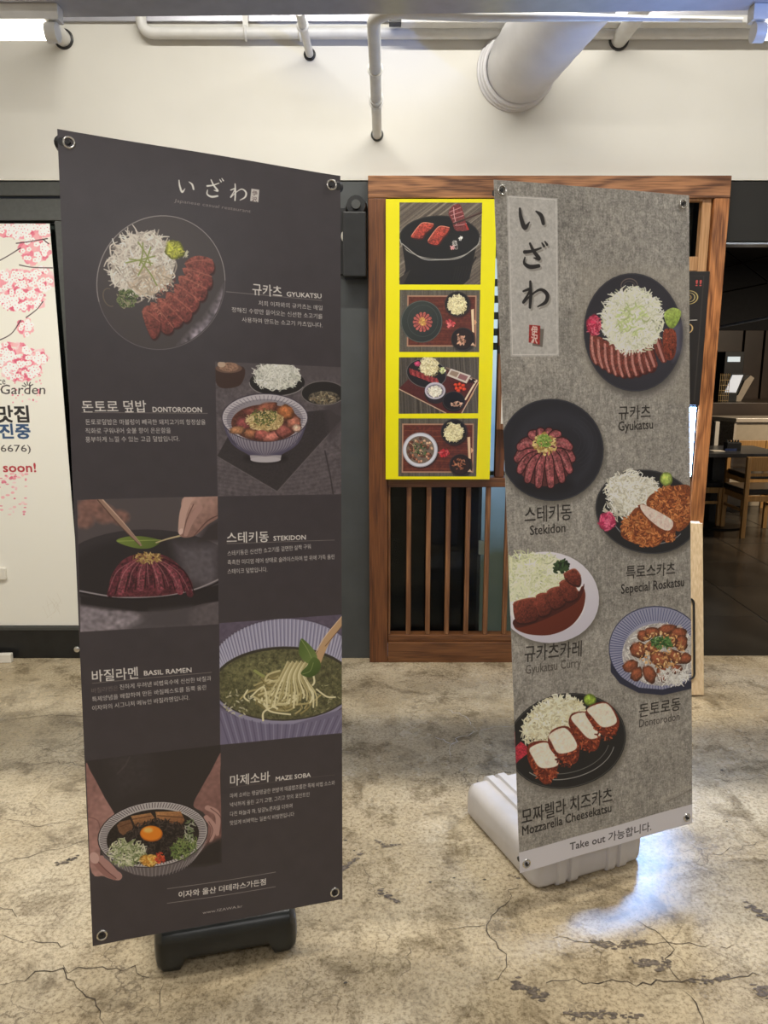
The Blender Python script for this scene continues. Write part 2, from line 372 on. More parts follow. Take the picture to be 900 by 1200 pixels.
    P.stroke([(316, 606), (352, 594), (400, 582)], [4, 5, 6], (196, 178, 140))
    P.poly([(402, 466), (510, 460), (510, 520), (470, 552), (432, 584), (398, 590), (384, 576), (392, 528)], (186, 150, 138), smooth=True, g2=.04, col2=(130, 96, 88), ga=60)
    P.stroke([(412, 472), (396, 520), (390, 572)], [26, 22, 18], (198, 162, 150)); P.stroke([(446, 500), (420, 540), (404, 580)], [20, 18, 14], (176, 138, 128))
    P.stroke([(428, 490), (408, 535), (396, 584)], [3, 3, 2], (110, 78, 72)); P.stroke([(510, 520), (470, 540), (430, 584)], [3, 4, 2], (96, 66, 62)); P.ell(390, 572, 6, 10, (220, 188, 178), rot=20)
    P.poly([(470, 555), (505, 536), (505, 600), (440, 602)], (58, 50, 52), soft=14)
    P.clip = None
    P.text('스테키동', (528, 604), (654, 601), 34, WHT, bold=.7); P.text('STEKIDON', (669, 600), (767, 597), 16, WHT, bold=.6)
    P.stroke([(528, 608), (854, 599)], 1.6, (140, 132, 128), smooth=False)
    P.text('스테키동은 신선한 소고기를 겉면만 살짝 구워', (530, 644), (782, 624), 16, WHT); P.text('촉촉한 미디엄 레어 상태로 슬라이스하여 밥 위에 가득 올린', (530, 671), (854, 655), 16, WHT)
    P.text('스테이크 덮밥입니다.', (530, 698), (650, 692), 16, WHT)
    # basil ramen
    P.frame(60, 660, k)
    pic = [(505, 178), (877, 155), (877, 512), (508, 544)]
    clip_to(P, pic)
    P.poly([(495, 140), (890, 140), (890, 560), (495, 560)], (96, 86, 104), g2=.03)
    P.ell(702, 330, 232, 165, (150, 146, 172), rot=-2); P.ring(702, 330, 232, 165, 4, (86, 78, 96), rot=-2)
    for j in range(64):
        a = math.radians(-186+j*192/63.); c_, s_ = math.cos(a), math.sin(a)
        P.stroke([(702+228*c_, 330+161*s_), (702+205*c_, 352+105*s_)], 5.5, (196, 196, 216), alpha=.75, smooth=False)
        P.stroke([(705+228*c_, 330+161*s_), (708+205*c_, 352+105*s_)], 1.8, (96, 92, 128), alpha=.7, smooth=False)
    P.poly([(505, 430), (560, 462), (640, 482), (730, 484), (877, 440), (890, 560), (495, 560)], (118, 112, 138), soft=5)
    for j in range(34): P.stroke([(500+j*13, 440+45*math.sin(j/33.*3.14)), (540+j*10, 560)], 4, (150, 146, 172) if j % 2 else (92, 84, 112), alpha=.7, smooth=False)
    P.ell(700, 362, 214, 112, (60, 56, 48)); P.ell(700, 364, 208, 106, (96, 94, 66), grain=.07, g2=.08); P.ell(660, 330, 120, 50, (118, 116, 80), soft=40, alpha=.6, grain=.08, g2=.1)
    P.bits(700, 370, 200, 95, 420, [(70, 72, 40), (120, 118, 78), (54, 58, 34), (136, 132, 90)], 5, 3, alpha=.7)
    P.bits(560, 420, 50, 40, 24, [(176, 172, 140), (200, 196, 170)], 9, 5); P.bits(800, 400, 70, 50, 20, [(158, 154, 118)], 8, 4)
    P.stroke([(612, 322), (640, 340)], 10, (156, 160, 98))
    noo = [(206, 196, 150), (178, 166, 118), (230, 222, 182), (150, 138, 92)]
    P.ell(690, 384, 80, 62, (136, 126, 84), rot=-20, soft=8)
    for j in range(60):
        t = r.random(); cx = 690+60*r.normal()*.5; cy = 390+26*r.normal()
        R = 30+46*r.random(); a = r.random()*6.3
        P.stroke([(cx+R*math.cos(a), cy+R*.55*math.sin(a)), (cx+R*math.cos(a+.7), cy+R*.55*math.sin(a+.7)), (cx+R*math.cos(a+1.5), cy+R*.55*math.sin(a+1.5))], 7, noo[j % 4]); 
        if j % 2: P.stroke([(cx+R*math.cos(a), cy+R*.55*math.sin(a)+4), (cx+R*math.cos(a+.7), cy+R*.55*math.sin(a+.7)+4), (cx+R*math.cos(a+1.5), cy+R*.55*math.sin(a+1.5)+4)], 1.6, (92, 84, 50))
    for j in range(16):
        P.stroke([(712+j*4.5, 296+3*(j % 3)), (690+j*5, 340), (662+j*9, 385+8*(j % 2)), (650+j*10, 420+14*math.sin(j))], 6, noo[j % 3]); P.stroke([(716+j*4.5, 298), (694+j*5, 342), (666+j*9, 387)], 1.4, (110, 100, 62))
    for a in (((640, 420), (660, 445), (720, 455)), ((590, 380), (580, 400), (592, 412)), ((800, 380), (830, 402), (856, 404)), ((780, 420), (788, 400), (770, 360)), ((600, 400), (640, 372), (650, 440))): P.stroke(a, 6, noo[2])
    P.stroke([(800, 300), (830, 235), (880, 168)], [30, 26, 22], (196, 160, 122)); P.stroke([(826, 250), (880, 186)], [2.5, 2.5], (120, 84, 58), smooth=False); P.stroke([(792, 280), (822, 226), (878, 158)], [3, 3, 3], (228, 200, 166))
    P.poly([(752, 228), (770, 238), (792, 262), (802, 286), (790, 306), (764, 296), (746, 270)], (86, 108, 52), smooth=True, col2=(120, 138, 78), ga=40); P.stroke([(753, 230), (775, 265), (792, 305)], 2, (150, 162, 104))
    P.poly([(788, 284), (808, 292), (812, 314), (800, 334), (776, 344), (752, 332), (770, 310)], (98, 118, 60), smooth=True, col2=(66, 86, 40), ga=70); P.stroke([(790, 300), (780, 325), (757, 334)], 2, (146, 160, 100))
    P.clip = None
    P.text('바질라멘', (124, 356), (262, 344), 36, WHT, bold=.7); P.text('BASIL RAMEN', (280, 338), (422, 326), 16, WHT, bold=.6)
    P.stroke([(124, 362), (482, 326)], 1.6, (140, 132, 128), smooth=False)
    P.text('바질라멘은', (122, 391), (202, 382), 16, (120, 110, 108)); P.text('진하게 우려낸 비법육수에 신선한 바질과', (207, 380), (481, 350), 16, WHT)
    P.text('특제양념을 배합하여 만든 바질페스토를 듬뿍 올린', (124, 417), (466, 377), 16, WHT); P.text('이자와의 시그니처 메뉴인 바질라멘입니다.', (124, 444), (416, 408), 16, WHT)
    # maze soba
    P.frame(60, 860, k)
    pic = [(104, 82), (509, 30), (513, 386), (390, 420), (210, 446), (118, 430)]
    clip_to(P, pic)
    P.poly([(90, 20), (520, 20), (520, 400), (120, 400)], (62, 55, 56), soft=2); P.poly([(100, 60), (520, 20), (520, 120), (480, 190), (420, 230), (190, 250), (120, 140)], (52, 46, 47), soft=24)
    P.poly([(160, 60), (300, 40), (310, 150), (200, 190)], (66, 60, 62), soft=50, alpha=.6, g2=.04); P.stroke([(200, 120), (222, 96), (236, 70)], 5, (92, 84, 84), alpha=.4)
    P.poly([(104, 108), (120, 116), (160, 190), (196, 260), (160, 300), (150, 380), (210, 420), (204, 442), (160, 430), (116, 396)], (150, 110, 104), smooth=True, col2=(184, 142, 134), ga=60, g2=.04)
    P.stroke([(150, 376), (178, 404), (206, 432)], [22, 22, 14], (178, 136, 130)); P.stroke([(128, 380), (160, 416), (190, 436)], [18, 18, 12], (156, 112, 106)); P.stroke([(140, 384), (166, 412), (196, 436)], 2, (96, 62, 60)); P.ell(130, 374, 14, 18, (206, 168, 160), rot=-20)
    P.stroke([(110, 250), (140, 262), (150, 300)], 3, (112, 76, 72), alpha=.6)
    P.poly([(513, 50), (508, 120), (512, 310), (490, 330), (462, 360), (430, 386), (470, 300), (462, 240), (428, 214), (452, 160), (480, 110)], (150, 112, 106), smooth=True, col2=(120, 84, 80), ga=80, g2=.04)
    for q in (((470, 220), (500, 240), (500, 300)), ((466, 250), (490, 280), (480, 320))): P.stroke(q, [18, 18, 12], (186, 146, 138)); 
    for q in (((480, 222), (510, 250), (508, 300)), ((474, 262), (486, 290), (470, 330))): P.stroke(q, 2.4, (96, 62, 60))
    P.poly([(400, 400), (470, 330), (513, 310), (513, 386)], (46, 40, 41), soft=18)
    P.clip = None
    P.poly([(142, 330), (160, 374), (200, 404), (250, 425), (300, 431), (350, 422), (410, 396), (450, 350), (472, 280)], (104, 96, 98), smooth=False); 
    for j in range(40):
        a = math.radians(8+j*170/39.); P.stroke([(306+164*math.cos(a), 303+98*math.sin(a)), (306+140*math.cos(a), 332+98*math.sin(a))], 2, (180, 172, 176), alpha=.7, smooth=False)
    P.ell(306, 303, 166, 98, (190, 184, 184), rot=-8); P.ring(306, 303, 166, 98, 3, (44, 36, 38), rot=-8)
    P.spokes(306, 303, 160, 94, .86, 1., 110, 2.2, (70, 60, 66), rot=-8)
    P.ell(306, 310, 140, 82, (40, 32, 30), rot=-8, grain=.15)
    P.poly([(198, 276), (206, 266), (238, 258), (250, 290), (216, 306), (204, 296)], (118, 82, 58), grain=.05); P.poly([(240, 248), (300, 238), (318, 262), (256, 284)], (176, 128, 84), col2=(120, 78, 50), ga=70, grain=.05); P.poly([(314, 234), (390, 232), (402, 258), (392, 274), (330, 262), (318, 258)], (182, 132, 86), col2=(126, 82, 54), ga=70, grain=.05)
    for q in (((244, 258), (302, 247)), ((250, 274), (312, 262)), ((320, 246), (396, 250)), ((322, 258), (396, 268)), ((208, 280), (240, 268))): P.stroke(q, 3, (92, 56, 38), smooth=False)
    P.bits(330, 312, 96, 52, 620, [(30, 24, 24), (54, 44, 42), (18, 14, 16), (74, 62, 58)], 13, 4); 
    P.bits(228, 360, 56, 38, 240, [(190, 192, 158), (150, 160, 116), (214, 212, 188), (116, 128, 84)], 18, 4.5); P.bits(400, 340, 44, 30, 150, [(108, 128, 70), (140, 152, 96), (80, 98, 52)], 12, 4.4, rot=-40); P.bits(420, 290, 16, 34, 30, [(180, 180, 164), (120, 134, 96)], 14, 4)
    P.lump(297, 382, 30, 19, (216, 158, 70)); P.bits(297, 382, 26, 16, 30, [(238, 190, 104), (196, 132, 50)], 8, 5); P.bits(328, 374, 14, 14, 40, [(190, 66, 42), (214, 96, 60), (150, 44, 34)], 8, 5)
    P.ell(302, 301, 34, 24, (176, 88, 24)); P.ell(301, 299, 32, 22, (232, 136, 34), soft=6); P.ell(292, 290, 14, 8, (252, 196, 110), soft=8, alpha=.9)
    P.text('마제소바', (538, 152), (658, 140), 36, WHT, bold=.7); P.text('MAZE SOBA', (676, 141), (782, 130), 16, WHT, bold=.6)
    P.stroke([(538, 158), (854, 124)], 1.2, (110, 102, 98), smooth=False)
    for s, a, b in (('마제 소바는 탱글탱글한 면발에 매콤짭조름한 특제 비법 소스와', (538, 190), (855, 153)), ('넉넉하게 올린 고기 고명, 그리고 맛의 포인트인', (538, 217), (778, 188)), ('다진 마늘과 파, 달걀노른자를 더하여', (538, 245), (726, 222)), ('맛있게 비벼먹는 일본식 비빔면입니다', (538, 272), (732, 247))): P.text(s, a, b, 16, WHT)
    P.stroke([(350, 467), (676, 416)], 1.6, (170, 162, 158), smooth=False); P.stroke([(350, 511), (676, 460)], 1.6, (170, 162, 158), smooth=False)
    P.text('이자와 울산 더테라스가든점', (384, 493), (646, 452), 22, WHT, bold=.8); P.text('www.IZAWA.kr', (456, 542), (576, 521), 10, (190, 182, 178))
    return P

def plate_rim(P, cx, cy, rx, ry, rot, col, hi=(70, 70, 78)):
    P.ell(cx+4, cy+12, rx*1.02, ry*1.02, (92, 88, 80), rot, soft=26, alpha=.8)
    P.ell(cx, cy, rx, ry, col, rot); P.ring(cx, cy, rx*.985, ry*.985, 2.4, hi, rot, alpha=.7)

def paint_grey_banner():
    P = Print([(579, 210.5), (807.5, 229), (811, 964.3), (609.3, 1023.3)], 640, 1920, (146, 142, 136), 8)
    r = P.rng; H, W = P.H, P.W
    f = noise(H, W, 7, 1, r)*.38+noise(H, W, 1, 5, r)*.25+noise(H, W, 5, 5, r)*.4+P.n1*.75
    f2 = noise(H, W, 40, 40, r)
    P.c *= (1+.085*f+.03*f2)[..., None]
    k = 3.6
    P.frame(570, 200, k)
    for i in range(900):   # pale fibres in the printed paper texture
        x = r.random()*900; y = r.random()*3100; a = r.random()*6.3; L = 10+r.random()*22
        P.stroke([(x, y), (x+L*.5*math.cos(a)+r.normal()*4, y+L*.5*math.sin(a)), (x+L*math.cos(a+.5), y+L*math.sin(a+.5))], 2, (178, 172, 158) if i % 3 else (112, 106, 96), alpha=.35)
    P.poly([(395, 398), (870, 402), (890, 560), (870, 1000), (440, 900), (360, 700)], (166, 159, 147), soft=30, alpha=.35)
    P.poly([(86, 104), (298, 118), (308, 782), (104, 784)], (186, 183, 179), grain=.02, g2=.02)
    P.stroke([(94, 110), (292, 124), (301, 774), (112, 776), (94, 110)], 2, (222, 218, 214), smooth=False)
    for dx, dy, c in ((7, 9, (150, 146, 140)), (0, 0, (34, 30, 30))):
        kana_i(P, 134+dx, 148+dy, 112, c, 1.15); kana_za(P, 146+dx, 306+dy, 104, c, 1.15); kana_wa(P, 152+dx, 466+dy, 112, c, 1.15)
    P.poly([(192, 662), (244, 668), (238, 744), (196, 738)], (112, 104, 98)); P.poly([(182, 650), (228, 654), (226, 734), (180, 724)], (160, 44, 40), grain=.08)
    P.text('伊', (190, 689), (216, 691), 28, (226, 200, 192), bold=1.5); P.text('沢', (190, 723), (216, 726), 28, (226, 200, 192), bold=1.5)
    # gyukatsu plate
    plate_rim(P, 622, 682, 208, 250, -6, (44, 43, 52))
    P.ell(640, 720, 180, 210, (56, 55, 66), -6, soft=90, alpha=.5); P.poly([(780, 650), (826, 640), (822, 760), (790, 800)], (104, 102, 124), soft=30, alpha=.7)
    P.ring(603, 484, 34, 28, 4, (108, 96, 92), a0=150, a1=420); P.ring(603, 486, 24, 20, 2.5, (90, 80, 78))
    for i in range(10):
        t = i/9.; x = 474+t*252; y = 762+92*math.sin(t*3.05)*.62+ (8 if i > 7 else 0)
        if i in (9,): continue
        P.poly([(x-30, y-74), (x+6, y-60), (x+22, y+20), (x+16, y+52), (x-8, y+58), (x-28, y+20)], (70, 30, 28), smooth=True, soft=3)
        P.poly([(x-32, y-76), (x-2, y-64), (x+8, y+10), (x+4, y+50), (x-12, y+54), (x-32, y+16)], (128, 66, 56), smooth=True, col2=(96, 44, 38), ga=20, grain=.1, g2=.06)
        P.stroke([(x-26, y-66), (x-22, y), (x-8, y+48)], [9, 11, 9], (190, 130, 122), grain=.06)
    for i, (x, y) in enumerate(((690, 740), (730, 718))):
        P.poly([(x-34, y-40), (x-6, y-40), (x+18, y+30), (x+34, y+80), (x+14, y+92), (x-14, y+50)], (110, 52, 44), smooth=True, grain=.1); P.stroke([(x-16, y-20), (x+4, y+40), (x+20, y+84)], [9, 12, 10], (188, 128, 120))
    P.poly([(750, 676), (776, 666), (800, 680), (804, 740), (792, 790), (764, 796), (746, 740)], (136, 66, 46), smooth=True, grain=.14, g2=.08, col2=(110, 46, 34), ga=80)
    P.heap(620, 634, 118, 124, 560, (240, 240, 222), (214, 216, 192), (176, 180, 150), 38, 6.5)
    P.bits(620, 634, 122, 130, 90, [(234, 234, 214)], 34, 5, rmin=.93); P.bits(616, 630, 60, 70, 50, [(196, 208, 150)], 30, 6)
    P.lump(456, 652, 30, 44, (190, 52, 84)); P.bits(456, 652, 28, 42, 60, [(216, 84, 112), (158, 32, 62), (230, 120, 140)], 14, 5)
    P.poly([(752, 602), (786, 578), (822, 592), (814, 632), (790, 664), (764, 652)], (164, 184, 96), smooth=True, grain=.06, g2=.06, col2=(132, 156, 66), ga=70)
    # steak bowl plate
    P.frame(570, 440, k)
    P.text('규카츠', (563, 182), (694, 176), 46, (40, 36, 34), bold=.7); P.text('Gyukatsu', (562, 234), (704, 224), 34, (40, 36, 34), bold=.4)
    plate_rim(P, 278, 314, 222, 216, 8, (38, 38, 46)); P.ell(290, 310, 175, 165, (46, 46, 55), soft=30); P.ell(300, 330, 130, 120, (38, 38, 46), soft=30)
    for j in range(5): P.ring(330, 280, 70+j*18, 60+j*16, 2, (58, 58, 68), a0=-60, a1=60, alpha=.5)
    P.ell(250, 460, 120, 40, (22, 20, 24), soft=30, alpha=.6)
    P.ell(248, 350, 120, 118, (88, 44, 46), grain=.08)
    for j in range(14):
        a = math.radians(-200+j*220/13.+10); a = math.radians(j*360/14.); cx, cy = 248, 300
        ex, ey = 248+116*math.cos(a), 350+112*math.sin(a)
        if ey < 270: ex, ey = 248+90*math.cos(a), 300+64*math.sin(a)
        m = ((cx+ex)/2+(ex-cx)*.16, (cy+ey)/2-18)
        P.stroke([(cx, cy), m, (ex, ey)], [20, 44, 34], (52, 20, 24))
        P.stroke([(cx, cy), m, (ex, ey)], [14, 35, 26], (142, 76, 80), grain=.12, g2=.12)
        P.stroke([(cx-4, cy), (m[0]-6, m[1]), (ex-5, ey-6)], [4, 8, 5], (184, 118, 118), alpha=.6, grain=.1)
    P.bits(250, 290, 50, 44, 150, [(206, 178, 104), (226, 204, 140), (168, 132, 70)], 10, 6); P.bits(246, 276, 30, 26, 70, [(130, 164, 74), (166, 190, 104), (96, 130, 50)], 10, 6)
    P.text('스테키동', (163, 618), (360, 604), 54, (40, 36, 34), bold=.7); P.text('Stekidon', (186, 674), (334, 660), 34, (40, 36, 34), bold=.4)
    # pork cutlet plate
    plate_rim(P, 680, 575, 220, 176, 12, (34, 34, 38), (90, 90, 96))
    P.ring(690, 590, 160, 120, 4, (150, 150, 156), 8, a0=30, a1=150, alpha=.8)
    P.heap(626, 500, 108, 82, 420, (236, 234, 222), (208, 204, 188), (164, 160, 144), 32, 6, rot=12); P.bits(560, 570, 60, 40, 80, [(232, 230, 216), (190, 186, 170)], 30, 5, ang=50)
    P.lump(512, 618, 36, 40, (200, 66, 106)); P.bits(512, 618, 34, 38, 60, [(222, 104, 136), (170, 44, 84)], 14, 6)
    P.lump(760, 438, 27, 30, (166, 186, 92), wob=.02)
    P.poly([(676, 540), (700, 500), (790, 466), (866, 474), (868, 600), (820, 656), (780, 640), (700, 570)], (128, 68, 38), smooth=True, grain=.1)
    P.poly([(572, 640), (600, 600), (640, 556), (700, 590), (760, 640), (740, 700), (700, 724), (620, 706), (574, 680)], (128, 68, 38), smooth=True, grain=.1)
    cr = [(176, 104, 58), (146, 78, 42), (206, 138, 84), (104, 50, 30), (190, 116, 66)]
    P.bits(780, 555, 88, 90, 420, cr, 14, 6); P.bits(660, 650, 92, 66, 380, cr, 14, 6, rot=20)
    P.poly([(640, 548), (664, 542), (800, 620), (796, 690), (776, 706), (740, 680), (650, 572)], (120, 60, 34), smooth=False, grain=.12)
    P.poly([(650, 554), (672, 548), (770, 600), (788, 628), (770, 654), (730, 642), (676, 596)], (228, 206, 196), smooth=True, grain=.03, g2=.03); P.bits(770, 682, 26, 20, 50, cr, 12, 5)
    P.text('특로스카츠', (590, 854), (794, 836), 46, (40, 36, 34), bold=.7); P.text('Sepecial Roskatsu', (568, 921), (833, 888), 36, (34, 30, 30), bold=1.0)
    # curry plate
    P.frame(570, 620, k)
    P.ell(262, 300, 220, 192, (94, 90, 82), 8, soft=26, alpha=.8); P.ell(258, 288, 216, 192, (224, 221, 230), 8, col2=(196, 192, 206), ga=80); P.ell(246, 292, 176, 150, (206, 202, 212), 8, soft=6); P.ell(246, 290, 170, 146, (232, 230, 236), 8, soft=10)
    P.poly([(130, 395), (250, 350), (380, 260), (380, 290), (402, 240), (416, 280), (400, 350), (350, 412), (270, 446), (180, 444), (122, 420)], (112, 50, 34), smooth=True, col2=(92, 36, 24), ga=60)
    P.heap(196, 208, 142, 96, 520, (232, 234, 206), (208, 212, 172), (176, 182, 134), 40, 6); P.bits(110, 260, 60, 40, 80, [(224, 228, 196)], 36, 6)
    P.bits(318, 160, 30, 26, 60, [(40, 60, 36), (60, 84, 50), (24, 40, 24)], 18, 9)
    bl = [((112, 318), (140, 300), (206, 290), (216, 340), (208, 384), (130, 392)), ((210, 282), (262, 272), (276, 320), (264, 356), (222, 362)), ((256, 264), (310, 244), (330, 290), (326, 318), (278, 334)), ((308, 228), (352, 214), (384, 262), (378, 292), (332, 300)), ((326, 190), (370, 168), (396, 196), (390, 236), (352, 226))]
    P.poly([(118, 380), (220, 360), (380, 270), (410, 230), (404, 270), (370, 316), (240, 384), (130, 416)], (70, 28, 24), smooth=True)
    for q in bl:
        P.poly(np.array(q)+(2, 8), (52, 20, 18), smooth=True, soft=4); P.poly(q, (130, 62, 48), smooth=True, col2=(82, 34, 28), ga=70, grain=.1, g2=.06)
        P.stroke([q[0], q[1], q[2]], 5, (168, 96, 76), alpha=.6)
    P.text('규카츠카레', (160, 556), (398, 530), 56, (40, 36, 34), bold=.7); P.text('Gyukatsu Curry', (164, 612), (396, 578), 34, (74, 68, 64))
    # don bowl
    P.ell(722, 545, 200, 165, (98, 94, 86), soft=30, alpha=.7)
    P.ell(714, 520, 198, 176, (60, 62, 84)); P.ell(714, 504, 200, 178, (150, 152, 178)); P.spokes(714, 508, 196, 174, .7, 1., 96, 2.6, (62, 68, 110)); P.ring(714, 504, 200, 178, 4, (50, 54, 84))
    P.poly([(520, 560), (560, 620), (640, 668), (740, 676), (868, 640), (868, 672), (740, 700), (640, 690), (560, 650), (520, 600)], (44, 46, 66), smooth=False, soft=3)
    P.ell(730, 528, 160, 132, (186, 182, 182), grain=.08); P.bits(740, 530, 160, 130, 260, [(232, 230, 226), (200, 196, 192), (160, 156, 156)], 26, 5)
    for x, y, a, b in ((640, 510, 36, 34), (664, 450, 30, 24), (700, 436, 34, 22), (760, 424, 40, 22), (810, 440, 36, 24), (820, 480, 30, 34), (606, 578, 34, 26), (632, 612, 24, 32), (686, 612, 26, 40), (740, 612, 24, 34), (730, 548, 46, 32), (800, 540, 42, 26), (770, 470, 36, 26), (700, 500, 30, 24), (840, 545, 26, 24), (800, 590, 26, 20)):
        P.lump(x, y, a, b, (138, 78, 54), rot=r.random()*60-30, lo=.5)
    P.bits(735, 510, 100, 76, 150, [(206, 160, 104), (228, 190, 140), (176, 124, 76)], 9, 7); P.bits(736, 478, 44, 24, 70, [(70, 110, 56), (104, 140, 80), (46, 80, 40)], 18, 7)
    P.bits(790, 620, 66, 34, 90, [(236, 234, 230), (206, 204, 200)], 30, 5)
    P.text('돈토로동', (642, 790), (816, 758), 48, (40, 36, 34), bold=.7); P.text('Dontorodon', (642, 836), (812, 804), 32, (60, 54, 52))
    # cheese cutlet plate and foot strip
    P.frame(520, 780, 3.)
    P.ell(434, 276, 212, 168, (96, 92, 84), -14, soft=26, alpha=.8); P.ell(430, 264, 210, 166, (28, 28, 30), -14); P.ring(430, 264, 206, 162, 2, (78, 76, 76), -14); P.ring(430, 286, 170, 110, 3, (150, 148, 146), -14, a0=20, a1=150); P.ring(430, 280, 150, 96, 2.5, (110, 108, 106), -14, a0=20, a1=150)
    P.heap(392, 186, 108, 64, 460, (236, 232, 206), (208, 202, 170), (170, 160, 126), 16, 7, rot=-24); P.bits(330, 246, 50, 40, 90, [(230, 226, 200), (196, 188, 156)], 16, 6); P.bits(285, 236, 10, 40, 26, [(226, 222, 196)], 22, 4, ang=80)
    P.lump(511, 119, 22, 21, (140, 166, 64), wob=.02)
    P.poly([(248, 290), (270, 266), (292, 284), (292, 310), (262, 334), (250, 350)], (172, 44, 62), grain=.12)
    for (q, c) in (([(292, 302), (306, 270), (370, 268), (400, 330), (396, 372), (372, 410), (346, 412), (302, 350)], [(302, 288), (362, 270), (398, 322), (396, 352), (340, 358), (312, 322)]),
                   ([(366, 252), (386, 222), (436, 214), (474, 268), (470, 330), (446, 346), (408, 330), (372, 290)], [(370, 242), (424, 218), (464, 268), (458, 296), (404, 308), (378, 270)]),
                   ([(438, 190), (456, 164), (510, 166), (546, 226), (542, 280), (520, 300), (478, 280), (444, 220)], [(446, 180), (496, 164), (544, 214), (546, 244), (510, 256), (474, 222)]),
                   ([(496, 160), (520, 134), (572, 128), (612, 184), (606, 228), (578, 250), (540, 232), (504, 186)], [(502, 150), (566, 130), (602, 178), (598, 204), (554, 214), (520, 180)])):
        P.poly(q, (112, 44, 28), smooth=True, grain=.12); m = np.mean(np.array(q), 0)
        P.bits(m[0]+6, m[1]+18, 44, 58, 110, [(150, 66, 40), (96, 36, 24), (184, 96, 62), (80, 28, 20)], 9, 5, rot=-20)
        P.poly(c, (238, 226, 210), smooth=True, grain=.02, g2=.02, soft=3)
    P.text('모짜렐라 치즈카츠', (274, 556), (590, 474), 48, (30, 26, 26), bold=1.); P.text('Mozzarella Cheesekatsu', (276, 597), (587, 512), 30, (30, 26, 26), bold=1.0)
    P.poly([(262, 658), (880, 484), (880, 560), (262, 740)], (204, 201, 207)); P.text('Take out 가능합니다.', (444, 650), (730, 578), 30, (70, 66, 70), bold=.4)
    P.stroke([(770, 470), (820, 446), (872, 420)], 4, (172, 166, 154), alpha=.6); P.stroke([(780, 480), (830, 456), (872, 432)], 4, (116, 110, 100), alpha=.6); P.stroke([(300, 640), (360, 606), (480, 590)], 3, (168, 162, 150), alpha=.5)
    return P

def wood_grain(P, pts, cols, ang, n, ext):
    clip_to(P, pts); pts = np.array(pts, float); c = pts.mean(0); r = P.rng
    P.poly(pts, cols[0], grain=.05)
    for i in range(n):
        o = (i/n-.5)*ext*2+r.normal()*4; a = math.radians(ang)
        p = [(c[0]+t*ext*math.cos(a)-o*math.sin(a)+r.normal()*3, c[1]+t*ext*math.sin(a)+o*math.cos(a)+r.normal()*3) for t in (-1, -.4, .2, 1)]
        P.stroke(p, 3+7*r.random(), cols[r.integers(len(cols))], alpha=.55)
    P.clip = None

